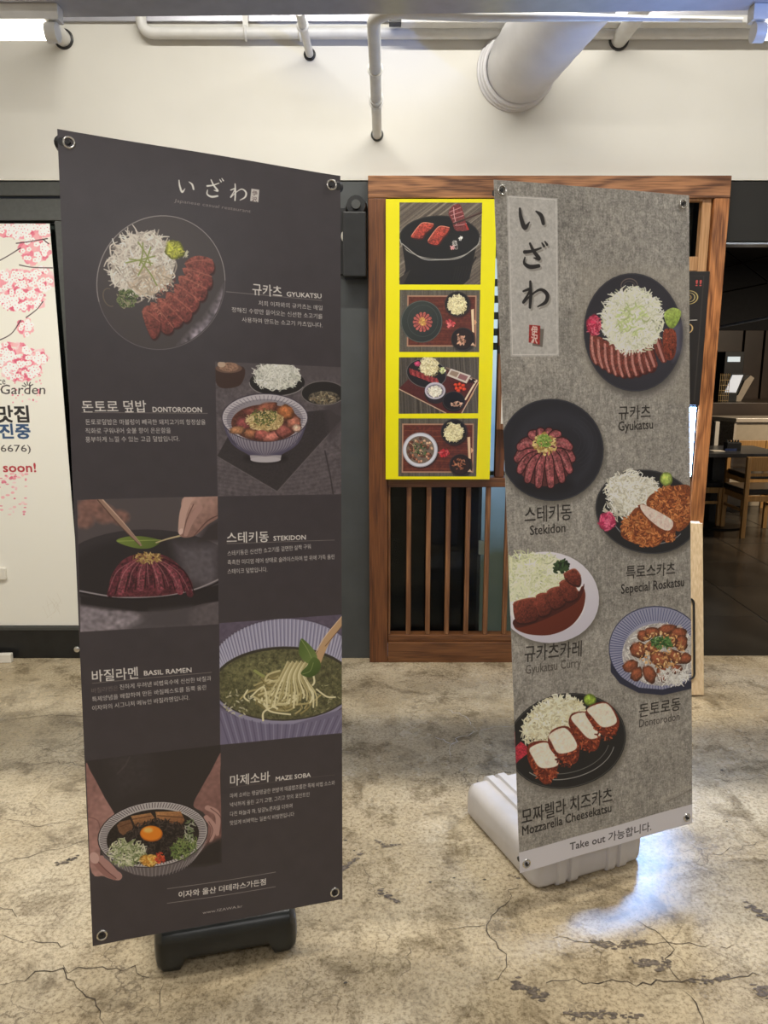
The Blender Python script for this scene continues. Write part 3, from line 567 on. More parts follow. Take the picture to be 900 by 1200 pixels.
def paint_yellow_sign():
    P = Print([(450.7, 233.3), (582, 232.8), (575.5, 561.6), (454, 561.6)], 420, 1050, (232, 222, 2), 5)
    k = 5.625; G = [(96, 86, 76), (132, 122, 108), (66, 58, 52), (158, 146, 128), (80, 70, 62)]
    P.frame(440, 220, k)
    q = [(150, 96), (700, 96), (693, 640), (154, 640)]
    wood_grain(P, q, G, -38, 90, 440); clip_to(P, q)
    P.poly([(180, 420), (660, 400), (640, 470), (520, 660), (150, 660), (200, 560)], (16, 15, 16), soft=6)
    P.ell(420, 330, 268, 148, (20, 20, 20)); P.ring(420, 330, 266, 144, 6, (150, 146, 138), a0=0, a1=175); P.ring(420, 328, 262, 142, 4, (50, 48, 46), a0=175, a1=360)
    P.poly([(170, 370), (200, 420), (300, 464), (420, 478), (560, 460), (660, 400), (620, 600), (560, 660), (150, 660), (196, 540)], (20, 19, 19))
    P.stroke([(170, 370), (300, 466), (420, 476), (560, 460), (682, 370)], 6, (158, 154, 148))
    for i in range(7): P.stroke([(530+i*18, 520), (510+i*16, 620)], 3, (58, 56, 52), alpha=.5)
    P.poly([(150, 600), (230, 540), (170, 660)], (50, 44, 40)); P.stroke([(560, 640), (660, 460)], 12, (28, 24, 22), smooth=False)
    for s in ([(232, 316), (276, 256), (312, 230), (376, 238), (362, 268), (324, 300), (300, 334), (240, 330)], [(342, 348), (380, 292), (420, 254), (482, 262), (468, 300), (440, 330), (404, 376), (350, 366)]):
        P.poly(np.array(s)+(6, 10), (60, 20, 16), smooth=True); P.poly(s, (178, 76, 60), smooth=True, grain=.14, g2=.08, col2=(140, 48, 38), ga=60); P.stroke(s[:4], 5, (220, 140, 116))
    P.poly([(476, 168), (500, 120), (548, 106), (572, 150), (590, 220), (610, 276), (560, 286), (520, 276), (500, 220)], (112, 50, 50), smooth=True, grain=.12)
    for i in range(5): P.stroke([(482+i*10, 160+i*22), (530+i*8, 140+i*26), (556+i*10, 130+i*26)], 5, (206, 150, 150), alpha=.8)
    P.stroke([(510, 130), (516, 190), (530, 240)], 5, (210, 160, 158)); P.stroke([(590, 240), (608, 274)], 10, (170, 50, 46), smooth=False)
    P.stroke([(512, 236), (600, 200), (700, 160)], 13, (60, 38, 34)); P.stroke([(512, 230), (600, 195), (700, 155)], 3, (110, 84, 76))
    P.bits(520, 380, 20, 34, 26, [(200, 196, 190), (150, 146, 142)], 12, 6); P.bits(556, 332, 14, 12, 10, [(220, 216, 210)], 12, 6); P.bits(505, 395, 14, 12, 8, [(214, 150, 150)], 12, 8)
    def bowl(cx, cy, r_, col, ring, fill=None):
        P.ell(cx+6, cy+8, r_, r_*.98, (14, 12, 12), soft=16, alpha=.7); P.ell(cx, cy, r_, r_*.98, col); P.ring(cx, cy, r_*.97, r_*.95, 4, ring)
        if fill is not None: P.ell(cx, cy, r_*.8, r_*.78, fill, grain=.05)
    def rice(cx, cy, rx, ry): P.heap(cx, cy, rx, ry, 170, (232, 222, 178), (204, 192, 146), (160, 146, 104), 14, 8)
    # tray with steak bowl
    q = [(157, 676), (692, 676), (688, 1086), (158, 1086)]
    wood_grain(P, q, [(88, 82, 72), (60, 54, 48), (110, 102, 90)], 90, 60, 330); clip_to(P, q)
    def tray(x0, y0, x1, y1): P.poly([(x0, y0), (x1, y0), (x1, y1), (x0, y1)], (168, 128, 104)); P.poly([(x0+9, y0+9), (x1-9, y0+9), (x1-9, y1-9), (x0+9, y1-9)], (92, 44, 34), grain=.04, g2=.06)
    tray(208, 712, 668, 1050)
    for i in range(14): P.stroke([(230, 735+i*22), (440, 730+i*22+8*math.sin(i)), (650, 738+i*22)], 6, (122, 66, 48) if i % 2 else (70, 32, 26), alpha=.4)
    P.ell(305, 885, 136, 138, (30, 32, 30)); P.ell(305, 885, 136, 138, (52, 58, 54), col2=(40, 44, 42), ga=60, soft=10); P.ring(305, 885, 134, 136, 4, (92, 98, 92)); P.ring(312, 880, 100, 104, 3, (70, 76, 72))
    for j in range(14):
        a = j*6.283/14; P.stroke([(311+16*math.cos(a), 888+16*math.sin(a)), (311+56*math.cos(a), 888+56*math.sin(a))], [10, 20], (170, 88, 80), smooth=False, grain=.1); P.stroke([(311+24*math.cos(a+.2), 888+24*math.sin(a+.2)), (311+62*math.cos(a+.2), 888+62*math.sin(a+.2))], [3, 5], (70, 26, 26), smooth=False)
    P.bits(312, 886, 24, 26, 60, [(220, 178, 96), (190, 140, 70)], 9, 6)
    bowl(540, 768, 84, (24, 22, 22), (60, 56, 52)); rice(540, 776, 60, 62)
    bowl(578, 1000, 78, (28, 25, 24), (64, 56, 50), (40, 28, 24)); P.bits(570, 998, 34, 42, 22, [(206, 160, 130), (170, 120, 96), (130, 90, 70)], 15, 11)
    P.bits(492, 902, 30, 28, 26, [(190, 70, 74), (214, 120, 116), (140, 44, 50)], 16, 11)
    P.poly([(632, 806), (650, 800), (654, 960), (640, 950)], (226, 200, 160)); P.poly([(654, 870), (672, 888), (656, 908)], (214, 160, 120)); P.poly([(630, 1042), (645, 1022), (660, 1042)], (214, 176, 140)); P.clip = None
    # third picture: tilted tray
    P.frame(440, 390, k)
    q = [(157, 165), (688, 162), (684, 532), (158, 536)]
    wood_grain(P, q, [(70, 64, 58), (98, 90, 80), (48, 42, 38), (120, 112, 98)], 86, 80, 330); clip_to(P, q)
    P.poly([(156, 372), (230, 300), (460, 240), (688, 322), (574, 540), (470, 530)], (78, 36, 34), grain=.05); P.stroke([(156, 372), (470, 530)], 7, (190, 160, 136), smooth=False); P.stroke([(688, 322), (576, 530)], 7, (206, 176, 150), smooth=False); P.stroke([(470, 232), (688, 318)], 5, (150, 116, 96), smooth=False)
    P.ell(340, 270, 134, 96, (30, 28, 30), 10); P.ring(340, 270, 132, 94, 4, (110, 106, 104), 10)
    for i in range(12):
        x = 226+i*16; y = 258+i*6; P.poly([(x, y-24), (x+16, y-10), (x+22, y+24), (x+4, y+14)], (150, 60, 60) if i % 2 else (116, 40, 42), smooth=True, grain=.1)
    P.heap(360, 226, 56, 56, 220, (228, 218, 180), (190, 176, 130), (138, 124, 84), 24, 7); P.lump(280, 208, 22, 18, (190, 70, 104)); P.bits(446, 252, 18, 16, 18, [(190, 200, 130), (226, 222, 190)], 14, 9)
    P.poly([(500, 238), (634, 284), (606, 336), (474, 284)], (206, 196, 184)); P.poly([(506, 250), (556, 266), (538, 296), (490, 276)], (150, 128, 110)); P.poly([(562, 270), (616, 290), (598, 320), (546, 300)], (140, 96, 96))
    P.ell(400, 390, 70, 60, (70, 64, 68)); P.poly([(332, 390), (466, 390), (452, 450), (400, 470), (350, 450)], (40, 34, 38), smooth=True); P.ell(398, 384, 68, 56, (186, 180, 190)); P.ell(398, 386, 56, 44, (120, 114, 124)); P.heap(398, 390, 44, 36, 120, (240, 232, 214), (214, 206, 186), (170, 162, 140), 9, 6)
    P.poly([(516, 350), (540, 326), (600, 340), (586, 386), (530, 392)], (60, 22, 20))
    for x, y in ((534, 346), (560, 342), (584, 350), (540, 368), (566, 366), (590, 374), (552, 384)): P.lump(x, y, 14, 12, (206, 66, 40))
    P.ell(522, 456, 76, 66, (22, 20, 22)); P.ring(522, 450, 72, 60, 4, (66, 62, 62)); P.bits(540, 472, 36, 14, 24, [(214, 176, 150), (170, 128, 104)], 14, 9)
    P.stroke([(600, 440), (640, 370), (672, 318)], 12, (226, 206, 176)); P.stroke([(620, 452), (650, 400)], 8, (190, 150, 110), smooth=False); P.bits(650, 320, 26, 12, 10, [(30, 24, 24), (210, 196, 180)], 20, 9)
    P.clip = None
    # fourth picture
    q = [(158, 566), (684, 566), (674, 946), (160, 946)]
    wood_grain(P, q, [(88, 82, 72), (60, 54, 48), (110, 102, 90)], 90, 60, 330); clip_to(P, q)
    tray(182, 600, 656, 922)
    for i in range(14): P.stroke([(200, 625+i*21), (420, 620+i*21+8*math.sin(i)), (640, 628+i*21)], 6, (140, 78, 54) if i % 2 else (70, 32, 26), alpha=.45)
    bowl(303, 772, 116, (206, 206, 214), (150, 150, 160), (110, 96, 84))
    for i in range(70):
        a = r_ = P.rng.random()*6.3; f = math.sqrt(P.rng.random()); P.lump(303+84*f*math.cos(a), 774+80*f*math.sin(a), 11, 9, ((200, 160, 130), (166, 110, 84), (92, 52, 40))[i % 3], rot=i*31)
    P.bits(300, 770, 54, 50, 50, [(52, 84, 44), (84, 116, 66), (30, 44, 26)], 9, 7)
    bowl(524, 654, 86, (22, 20, 20), (58, 54, 50)); rice(524, 660, 62, 60)
    bowl(570, 872, 74, (28, 22, 22), (66, 54, 50), (44, 28, 24)); P.bits(565, 868, 48, 34, 22, [(190, 130, 96), (150, 92, 66), (110, 60, 46)], 14, 10)
    P.bits(462, 790, 30, 26, 26, [(180, 40, 50), (206, 90, 92), (130, 24, 34)], 15, 11)
    P.poly([(614, 690), (632, 686), (638, 832), (622, 826)], (222, 190, 150)); P.poly([(638, 756), (656, 774), (640, 796)], (220, 170, 130)); P.poly([(616, 916), (632, 898), (648, 916)], (214, 176, 140)); P.clip = None
    return P

def paint_blossom_poster():
    # drawing frame continues left of the photograph's edge
    P = Print([(-205, 262), (58, 262), (95.5, 733), (-130, 733)], 640, 1180, (219, 216, 206), 6)
    r = P.rng; P.frame(0, 210, 4.1417)
    pinks = [(226, 150, 160), (214, 110, 132), (240, 190, 194), (200, 84, 110), (232, 168, 172)]
    def cloud(cx, cy, rx, ry, n, s=16):
        for i in range(n):
            a = r.random()*6.3; f = math.sqrt(r.random()); P.ell(cx+rx*f*math.cos(a), cy+ry*f*math.sin(a), s*(.4+r.random()), s*(.4+r.random()), pinks[r.integers(5)], wob=.1, n=12, alpha=.8)
        for i in range(n//2):
            a = r.random()*6.3; f = math.sqrt(r.random()); x, y = cx+rx*f*math.cos(a), cy+ry*f*math.sin(a)
            for j in range(5): P.ell(x+7*math.cos(j*1.257), y+7*math.sin(j*1.257), 6, 6, (246, 232, 226), n=10, alpha=.9)
            P.ell(x, y, 2.5, 2.5, (206, 100, 120), n=8)
    cloud(120, 250, 130, 36, 150); cloud(175, 350, 66, 60, 60, 20); cloud(60, 520, 190, 60, 190); cloud(200, 500, 55, 60, 60); cloud(-200, 380, 160, 140, 260, 18); cloud(110, 600, 110, 50, 110); cloud(130, 740, 34, 34, 20); cloud(60, 880, 110, 60, 110); cloud(110, 950, 90, 46, 90); cloud(196, 890, 26, 30, 26); cloud(-200, 760, 160, 160, 200)
    for q in (((-30, 420), (40, 380), (100, 340)), ((96, 426), (160, 438), (255, 441)), ((80, 316), (140, 308), (230, 292)), ((0, 804), (60, 770), (104, 704)), ((130, 690), (180, 650), (210, 610)), ((210, 296), (236, 318))): P.stroke(q, [5, 4, 5][:len(q)] if len(q) == 3 else 5, (60, 44, 46))
    for i in range(60): P.ell(60+150*r.random(), 950+170*r.random()**1.5, 3+4*r.random(), 3+3*r.random(), pinks[i % 5], n=8, alpha=.8)
    P.text('Terrace', (-82, 1030), (34, 1020), 36, (80, 72, 70), slant=.03); P.text('the Garden', (-110, 1068), (222, 1068), 46, (54, 46, 46), slant=.02)
    for a in range(5): P.stroke([(140+12*math.cos(3.5+a*.55), 1036+12*math.sin(3.5+a*.55)), (140+28*math.cos(3.5+a*.55), 1036+28*math.sin(3.5+a*.55))], 4.5, (54, 46, 46), smooth=False)
    P.frame(0, 440, 3.3333)
    P.text('울산의 맛집', (-220, 198), (118, 198), 60, (40, 38, 38), bold=4); P.text('입점 추진중', (-190, 262), (124, 262), 54, (48, 74, 110), bold=4)
    P.text('(052-265-6676)', (-190, 318), (126, 318), 28, (58, 54, 52)); P.text('coming soon!', (-160, 396), (146, 396), 36, (168, 52, 60), bold=1.5)
    for i in range(70):
        P.ell(-60+170*r.random(), 400+160*r.random()**1.6, 3+6*r.random(), 2+4*r.random(), pinks[i % 5], n=8, alpha=.75)
    for i in range(14): P.stroke([(170+70*r.random(), 850+100*r.random()), (176+70*r.random(), 880+80*r.random())], 2, (206, 200, 186), smooth=False, alpha=.6)
    return P

def paint_black_board():
    # narrow menu board: only its right margin shows beside the grey banner
    P = Print([(0, 0), (100, 0), (100, 330), (0, 330)], 200, 660, (30, 27, 27), 4)
    P.stroke([(6, 10), (94, 10), (94, 320), (6, 320), (6, 10)], .8, (66, 60, 58), smooth=False)
    P.text('!!', (86, 34), (92, 34), 14, (196, 80, 76), bold=.6)
    P.ring(80, 62, 9, 16, 1.4, (190, 170, 110)); P.ring(80, 62, 6, 11, 1, (206, 190, 130)); P.ring(79, 62, 3, 6, 1, (180, 150, 90))
    P.stroke([(78, 118), (90, 117)], 1.5, (200, 196, 190)); P.ring(80, 138, 6, 12, 1.6, (190, 160, 110))
    return P

# ---------------------------------------------------------------- materials
def mat(name, col, rough=.5, metal=0., noise_amt=0., scale=20., bump=0., emit=None, estr=0., stretch=(1, 1, 1), spec=.5, col2=None, detail=5., coat=0.):
    m = bpy.data.materials.new(name); m.use_nodes = True; nt = m.node_tree; b = nt.nodes['Principled BSDF']
    b.inputs['Base Color'].default_value = (*col, 1); b.inputs['Roughness'].default_value = rough; b.inputs['Metallic'].default_value = metal
    b.inputs['Specular IOR Level'].default_value = spec; b.inputs['Coat Weight'].default_value = coat
    if emit: b.inputs['Emission Color'].default_value = (*emit, 1); b.inputs['Emission Strength'].default_value = estr
    tc = nt.nodes.new('ShaderNodeTexCoord'); mp = nt.nodes.new('ShaderNodeMapping'); mp.inputs['Scale'].default_value = stretch
    nz = nt.nodes.new('ShaderNodeTexNoise'); nz.inputs['Scale'].default_value = scale; nz.inputs['Detail'].default_value = detail
    nt.links.new(tc.outputs['Object'], mp.inputs[0]); nt.links.new(mp.outputs[0], nz.inputs['Vector'])
    rp = nt.nodes.new('ShaderNodeValToRGB'); c2 = col2 or tuple(c*(1-noise_amt) for c in col); c1 = col if col2 else tuple(min(1, c*(1+noise_amt)) for c in col)
    rp.color_ramp.elements[0].position = .35; rp.color_ramp.elements[1].position = .65
    rp.color_ramp.elements[0].color = (*c2, 1); rp.color_ramp.elements[1].color = (*c1, 1)
    nt.links.new(nz.outputs['Fac'], rp.inputs[0]); nt.links.new(rp.outputs[0], b.inputs['Base Color'])
    if bump:
        bp = nt.nodes.new('ShaderNodeBump'); bp.inputs['Strength'].default_value = bump; bp.inputs['Distance'].default_value = .004
        nt.links.new(nz.outputs['Fac'], bp.inputs['Height']); nt.links.new(bp.outputs[0], b.inputs['Normal'])
    return m

def wood_mat(name, dark, light, axis, rough=.4, figure=1.8, cross=12., along=1.6, amt=.11):
    """axis: the direction the grain runs (0 x, 2 z)"""
    m = bpy.data.materials.new(name); m.use_nodes = True; nt = m.node_tree; b = nt.nodes['Principled BSDF']; L = nt.links.new
    tc = nt.nodes.new('ShaderNodeTexCoord'); mp = nt.nodes.new('ShaderNodeMapping')
    s = [cross, cross, cross]; s[axis] = along; mp.inputs['Scale'].default_value = s
    n1 = nt.nodes.new('ShaderNodeTexNoise'); n1.inputs['Scale'].default_value = 1.2; n1.inputs['Detail'].default_value = 3
    wv = nt.nodes.new('ShaderNodeMath'); wv.operation = 'MULTIPLY'; wv.inputs[1].default_value = figure*9
    sn = nt.nodes.new('ShaderNodeMath'); sn.operation = 'SINE'
    L(tc.outputs['Object'], mp.inputs[0]); L(mp.outputs[0], n1.inputs['Vector']); L(n1.outputs['Fac'], wv.inputs[0]); L(wv.outputs[0], sn.inputs[0])
    mp2 = nt.nodes.new('ShaderNodeMapping'); s2 = [160., 160., 160.]; s2[axis] = 6.; mp2.inputs['Scale'].default_value = s2
    n2 = nt.nodes.new('ShaderNodeTexNoise'); n2.inputs['Scale'].default_value = 1.; n2.inputs['Detail'].default_value = 4
    L(tc.outputs['Object'], mp2.inputs[0]); L(mp2.outputs[0], n2.inputs['Vector'])
    ad = nt.nodes.new('ShaderNodeMath'); ad.operation = 'MULTIPLY_ADD'; ad.inputs[1].default_value = amt; L(sn.outputs[0], ad.inputs[0]); L(n2.outputs['Fac'], ad.inputs[2])
    rp = nt.nodes.new('ShaderNodeValToRGB'); e = rp.color_ramp.elements; e[0].position = .3; e[0].color = (*dark, 1); e[1].position = .72; e[1].color = (*light, 1)
    L(ad.outputs[0], rp.inputs[0]); L(rp.outputs[0], b.inputs['Base Color']); b.inputs['Roughness'].default_value = rough
    bp = nt.nodes.new('ShaderNodeBump'); bp.inputs['Strength'].default_value = .25; bp.inputs['Distance'].default_value = .002; L(ad.outputs[0], bp.inputs['Height']); L(bp.outputs[0], b.inputs['Normal'])
    return m

def print_mat(name, img, rough=.45, gain=1., bump=.0, spec=.5, bscale=700.):
    m = bpy.data.materials.new(name); m.use_nodes = True; nt = m.node_tree; b = nt.nodes['Principled BSDF']; L = nt.links.new
    t = nt.nodes.new('ShaderNodeTexImage'); t.image = img; t.interpolation = 'Linear'
    uv = nt.nodes.new('ShaderNodeUVMap'); uv.uv_map = 'UVMap'; L(uv.outputs[0], t.inputs[0])
    mx = nt.nodes.new('ShaderNodeVectorMath'); mx.operation = 'SCALE'; mx.inputs['Scale'].default_value = gain; L(t.outputs[0], mx.inputs[0]); 
    mn = nt.nodes.new('ShaderNodeVectorMath'); mn.operation = 'MINIMUM'; mn.inputs[1].default_value = (.88, .88, .88); L(mx.outputs[0], mn.inputs[0]); L(mn.outputs[0], b.inputs['Base Color'])
    b.inputs['Roughness'].default_value = rough; b.inputs['Specular IOR Level'].default_value = spec
    if bump:
        tc = nt.nodes.new('ShaderNodeTexCoord'); nz = nt.nodes.new('ShaderNodeTexNoise'); nz.inputs['Scale'].default_value = bscale
        bp = nt.nodes.new('ShaderNodeBump'); bp.inputs['Strength'].default_value = bump; bp.inputs['Distance'].default_value = .001
        L(tc.outputs['Object'], nz.inputs['Vector']); L(nz.outputs['Fac'], bp.inputs['Height']); L(bp.outputs[0], b.inputs['Normal'])
    return m

def emit_mat(name, col, s):
    m = bpy.data.materials.new(name); m.use_nodes = True; nt = m.node_tree; b = nt.nodes['Principled BSDF']
    b.inputs['Base Color'].default_value = (.8, .8, .8, 1); b.inputs['Emission Color'].default_value = (*col, 1); b.inputs['Emission Strength'].default_value = s
    return m

def glass_mat():
    m = bpy.data.materials.new('clear_glass'); m.use_nodes = True; nt = m.node_tree; L = nt.links.new
    nt.nodes.remove(nt.nodes['Principled BSDF']); out = nt.nodes['Material Output']
    g = nt.nodes.new('ShaderNodeBsdfGlossy'); g.inputs['Roughness'].default_value = .02; t = nt.nodes.new('ShaderNodeBsdfTransparent'); t.inputs[0].default_value = (.9, .95, .93, 1)
    f = nt.nodes.new('ShaderNodeFresnel'); f.inputs[0].default_value = 1.25; mx = nt.nodes.new('ShaderNodeMixShader')
    L(f.outputs[0], mx.inputs[0]); L(t.outputs[0], mx.inputs[1]); L(g.outputs[0], mx.inputs[2]); L(mx.outputs[0], out.inputs[0]); return m

def concrete_mat():
    m = bpy.data.materials.new('worn_concrete'); m.use_nodes = True; nt = m.node_tree; b = nt.nodes['Principled BSDF']; L = nt.links.new; N = nt.nodes.new
    tc = N('ShaderNodeTexCoord')
    def nz(scale, detail, rough=.6, dist=0., st=(1, 1, 1)):
        mp = N('ShaderNodeMapping'); mp.inputs['Scale'].default_value = st; n = N('ShaderNodeTexNoise'); n.inputs['Scale'].default_value = scale; n.inputs['Detail'].default_value = detail
        n.inputs['Roughness'].default_value = rough; n.inputs['Distortion'].default_value = dist; L(tc.outputs['Object'], mp.inputs[0]); L(mp.outputs[0], n.inputs['Vector']); return n.outputs['Fac']
    def ramp(f, stops):
        r = N('ShaderNodeValToRGB'); e = r.color_ramp.elements
        while len(e) < len(stops): e.new(.5)
        for el, (p, c) in zip(e, stops): el.position = p; el.color = (*c, 1)
        L(f, r.inputs[0]); return r.outputs[0]
    def mix(f, a, b_, mode='MIX'):
        x = N('ShaderNodeMix'); x.data_type = 'RGBA'; x.blend_type = mode
        if isinstance(f, float): x.inputs[0].default_value = f
        else: L(f, x.inputs[0])
        for s_, v in ((6, a), (7, b_)):
            if isinstance(v, tuple): x.inputs[s_].default_value = (*v, 1)
            else: L(v, x.inputs[s_])
        return x.outputs[2]
    base = ramp(nz(1.3, 8, .6), [(.34, (.34, .272, .17)), (.5, (.49, .408, .275)), (.66, (.61, .53, .385))])
    mott = ramp(nz(7, 10, .75, .4), [(.38, (.26, .22, .17)), (.5, (.9, .88, .86)), (.7, (1.12, 1.1, 1.08))])
    c = mix(.72, base, mott, 'MULTIPLY')
    blot = ramp(nz(16, 8, .8, 1.2), [(.56, (0, 0, 0)), (.7, (1, 1, 1))])
    region = ramp(nz(1.9, 3), [(.5, (0, 0, 0)), (.64, (1, 1, 1))])
    k = mix(1., blot, region, 'MULTIPLY')
    c = mix(k, c, (.12, .09, .055))
    fine = ramp(nz(90, 6, .8), [(.4, (.42, .38, .33)), (.52, (1, 1, 1)), (.7, (1.15, 1.14, 1.12))])
    c = mix(.8, c, fine, 'MULTIPLY')
    streak = ramp(nz(9, 7, .7, .6, (1, 5, 1)), [(.6, (0, 0, 0)), (.72, (1, 1, 1))])
    sr = mix(1., streak, ramp(nz(1.2, 2), [(.46, (0, 0, 0)), (.6, (1, 1, 1))]), 'MULTIPLY')
    c = mix(mix(1., sr, (.6, .6, .6), 'MULTIPLY'), c, (.15, .12, .08))
    # broken hairline crazing
    vo = N('ShaderNodeTexVoronoi'); vo.feature = 'DISTANCE_TO_EDGE'; vo.inputs['Scale'].default_value = 2.6
    wp = N('ShaderNodeVectorMath'); wp.operation = 'MULTIPLY_ADD'; n3 = N('ShaderNodeTexNoise'); n3.inputs['Scale'].default_value = 5; n3.inputs['Detail'].default_value = 8
    L(tc.outputs['Object'], n3.inputs['Vector']); wp.inputs[1].default_value = (.5, .5, .5); L(n3.outputs['Color'], wp.inputs[0]); L(tc.outputs['Object'], wp.inputs[2]); L(wp.outputs[0], vo.inputs['Vector'])
    cr = ramp(vo.outputs['Distance'], [(0., (1, 1, 1)), (.012, (0, 0, 0))]); cm = mix(1., cr, ramp(nz(2.2, 3), [(.45, (0, 0, 0)), (.6, (.8, .8, .8))]), 'MULTIPLY')
    c = mix(cm, c, (.10, .075, .05))
    L(c, b.inputs['Base Color'])
    rr = N('ShaderNodeMapRange'); L(nz(5, 5), rr.inputs[0]); rr.inputs[1].default_value = .3; rr.inputs[2].default_value = .7; rr.inputs[3].default_value = .18; rr.inputs[4].default_value = .34; L(rr.outputs[0], b.inputs['Roughness'])
    bp = N('ShaderNodeBump'); bp.inputs['Strength'].default_value = .3; bp.inputs['Distance'].default_value = .0012; L(nz(28, 8, .7), bp.inputs['Height']); L(bp.outputs[0], b.inputs['Normal'])
    b.inputs['Specular IOR Level'].default_value = .5
    return m

M = dict(
    wall=mat('warm_white_paint', (.65, .628, .57), .6, noise_amt=.02, scale=3), ceil=mat('ceiling_paint', (.66, .65, .63), .7, noise_amt=.05),
    dark=mat('dark_grey_powder_coat', (.06, .062, .058), .42, noise_amt=.08, scale=60), dark2=mat('charcoal_panel', (.058, .062, .062), .45, noise_amt=.08, scale=8),
    matte=mat('matte_black', (.006, .006, .006), .9, spec=.08), lintel=mat('dark_lintel_panel', (.022, .021, .019), .5, noise_amt=.06, scale=4, spec=.3), black=mat('black_plastic', (.012, .012, .012), .4, noise_amt=.2), blackbase=mat('scuffed_black_plastic', (.012, .013, .012), .33, noise_amt=.3, scale=14, bump=.15),
    greybase=mat('warm_grey_plastic', (.55, .517, .50), .45, noise_amt=.06, scale=9, bump=.05),
    chrome=mat('brushed_metal', (.62, .60, .56), .25, 1., noise_amt=.1), pipe=mat('white_pipe_paint', (.66, .65, .62), .4, noise_amt=.04),
    duct=mat('white_duct_wrap', (.66, .65, .66), .38, noise_amt=.05, scale=6, bump=.1), tray=mat('grey_metal_tray', (.42, .42, .46), .3, .3, noise_amt=.06),
    conc=concrete_mat(), crack=mat('dark_concrete_crack', (.055, .04, .028), .9, noise_amt=.3), chip=mat('dark_concrete_chip', (.05, .042, .035), .8, noise_amt=.4, scale=80),  # crack: plain dark concrete colour of the cracks themselves
    wood_v=wood_mat('reddish_brown_wood_upright', (.065, .021, .008), (.185, .066, .021), 2), wood_h=wood_mat('reddish_brown_wood_level', (.065, .023, .009), (.20, .08, .028), 0),
    slat=wood_mat('slat_wood', (.13, .05, .018), (.34, .16, .065), 2, figure=1.), slat_l=wood_mat('pale_slat_wood', (.38, .19, .075), (.62, .36, .17), 2, figure=1.),
    ply=wood_mat('pale_plywood', (.60, .44, .26), (.80, .64, .43), 2, figure=1.), chair=wood_mat('chair_wood', (.36, .19, .06), (.55, .32, .12), 2, figure=1.),
    glass=glass_mat(), yellow_edge=mat('yellow_acrylic_edge', (.92, .86, .02), .35), tile=mat('dark_polished_tile', (.035, .030, .024), .22, noise_amt=.3, scale=3, detail=8), grout=mat('tile_grout', (.10, .085, .07), .7, noise_amt=.1),
    beige=mat('beige_counter_front', (.42, .36, .27), .5, noise_amt=.04), beige_side=mat('mottled_stone_side', (.20, .175, .14), .5, noise_amt=.35, scale=60), stone=mat('beige_stone_top', (.5, .44, .36), .25, noise_amt=.05),
    panel=mat('brown_wall_panel', (.055, .036, .024), .4, noise_amt=.25, scale=2), shopblack=mat('black_ceiling_paint', (.006, .006, .008), .7, noise_amt=.3),
    leather=mat('black_seat_vinyl', (.012, .012, .013), .28, noise_amt=.2), tabletop=mat('dark_table_laminate', (.035, .035, .038), .3, noise_amt=.2),
    rail=mat('pale_blue_rail', (.45, .55, .75), .4, noise_amt=.05), wood_b=wood_mat('figured_wood_upright', (.13, .042, .013), (.52, .21, .07), 2, figure=4., cross=6., along=1.5, amt=.1), wood_c=wood_mat('figured_wood_level', (.085, .03, .011), (.42, .19, .08), 0, figure=4., cross=6., along=1.2, amt=.12),
    paper=mat('off_white_paper', (.72, .68, .60), .7, noise_amt=.04), teal=mat('teal_plastic', (.05, .17, .14), .4, noise_amt=.1), case=mat('beige_plastic_case', (.40, .34, .27), .45, noise_amt=.05),
    blue=mat('blue_plastic', (.03, .05, .15), .4, noise_amt=.1), silver=mat('silver_pipe', (.5, .55, .62), .3, .8, noise_amt=.05), brass=mat('brass_wire', (.7, .5, .25), .3, .9, noise_amt=.1),
    tube=emit_mat('warm_tube_light', (1, .93, .80), 7.), tube2=emit_mat('neutral_tube_light', (1, .97, .94), 7.),
    screen=emit_mat('bright_screen', (.30, .52, 1.), 60), posscreen=emit_mat('till_screen', (.62, .75, .92), .4), led=emit_mat('printer_display', (.7, .9, 1.), .5),
)

# ---------------------------------------------------------------- mesh helpers
def link(name, bm, m, parent=None, smooth=False, bevel=0.):
    me = bpy.data.meshes.new(name); bmesh.ops.recalc_face_normals(bm, faces=bm.faces); bm.to_mesh(me); bm.free()
    if smooth:
        for p in me.polygons: p.use_smooth = True
        me.set_sharp_from_angle(angle=R(35))
    me.materials.append(m); o = bpy.data.objects.new(name, me); C.objects.link(o)
    if parent is not None: o.parent = parent
    if bevel:
        b = o.modifiers.new('bevel', 'BEVEL'); b.width = bevel; b.segments = 2; b.limit_method = 'ANGLE'
    return o
def tag(o, label=None, cat=None, group=None, kind=None):
    for k, v in (('label', label), ('category', cat), ('group', group), ('kind', kind)):
        if v: o[k] = v
    return o
def thing(name, label, cat, loc=(0, 0, 0), rz=0., group=None):
    o = bpy.data.objects.new(name, None); C.objects.link(o); o.location = loc; o.rotation_euler = (0, 0, rz); o.empty_display_size = .1
    return tag(o, label, cat, group)
def bx(bm, x0, x1, y0, y1, z0, z1, mtx=None):
    g = bmesh.ops.create_cube(bm, size=1, matrix=Matrix.Translation(((x0+x1)/2, (y0+y1)/2, (z0+z1)/2)) @ Matrix.Diagonal((x1-x0, y1-y0, z1-z0, 1)))
    if mtx is not None: bmesh.ops.transform(bm, matrix=mtx, verts=g['verts'])
    return g['verts']
def box(name, m, x0, x1, y0, y1, z0, z1, parent=None, bevel=0., mtx=None):
    bm = bmesh.new(); bx(bm, x0, x1, y0, y1, z0, z1, mtx); return link(name, bm, m, parent, bevel=bevel)
def struct(name, m, *a, parent=None, **k):
    o = box(name, m, *a, parent=parent, **k)
    if parent is None: o['kind'] = 'structure'
    return o
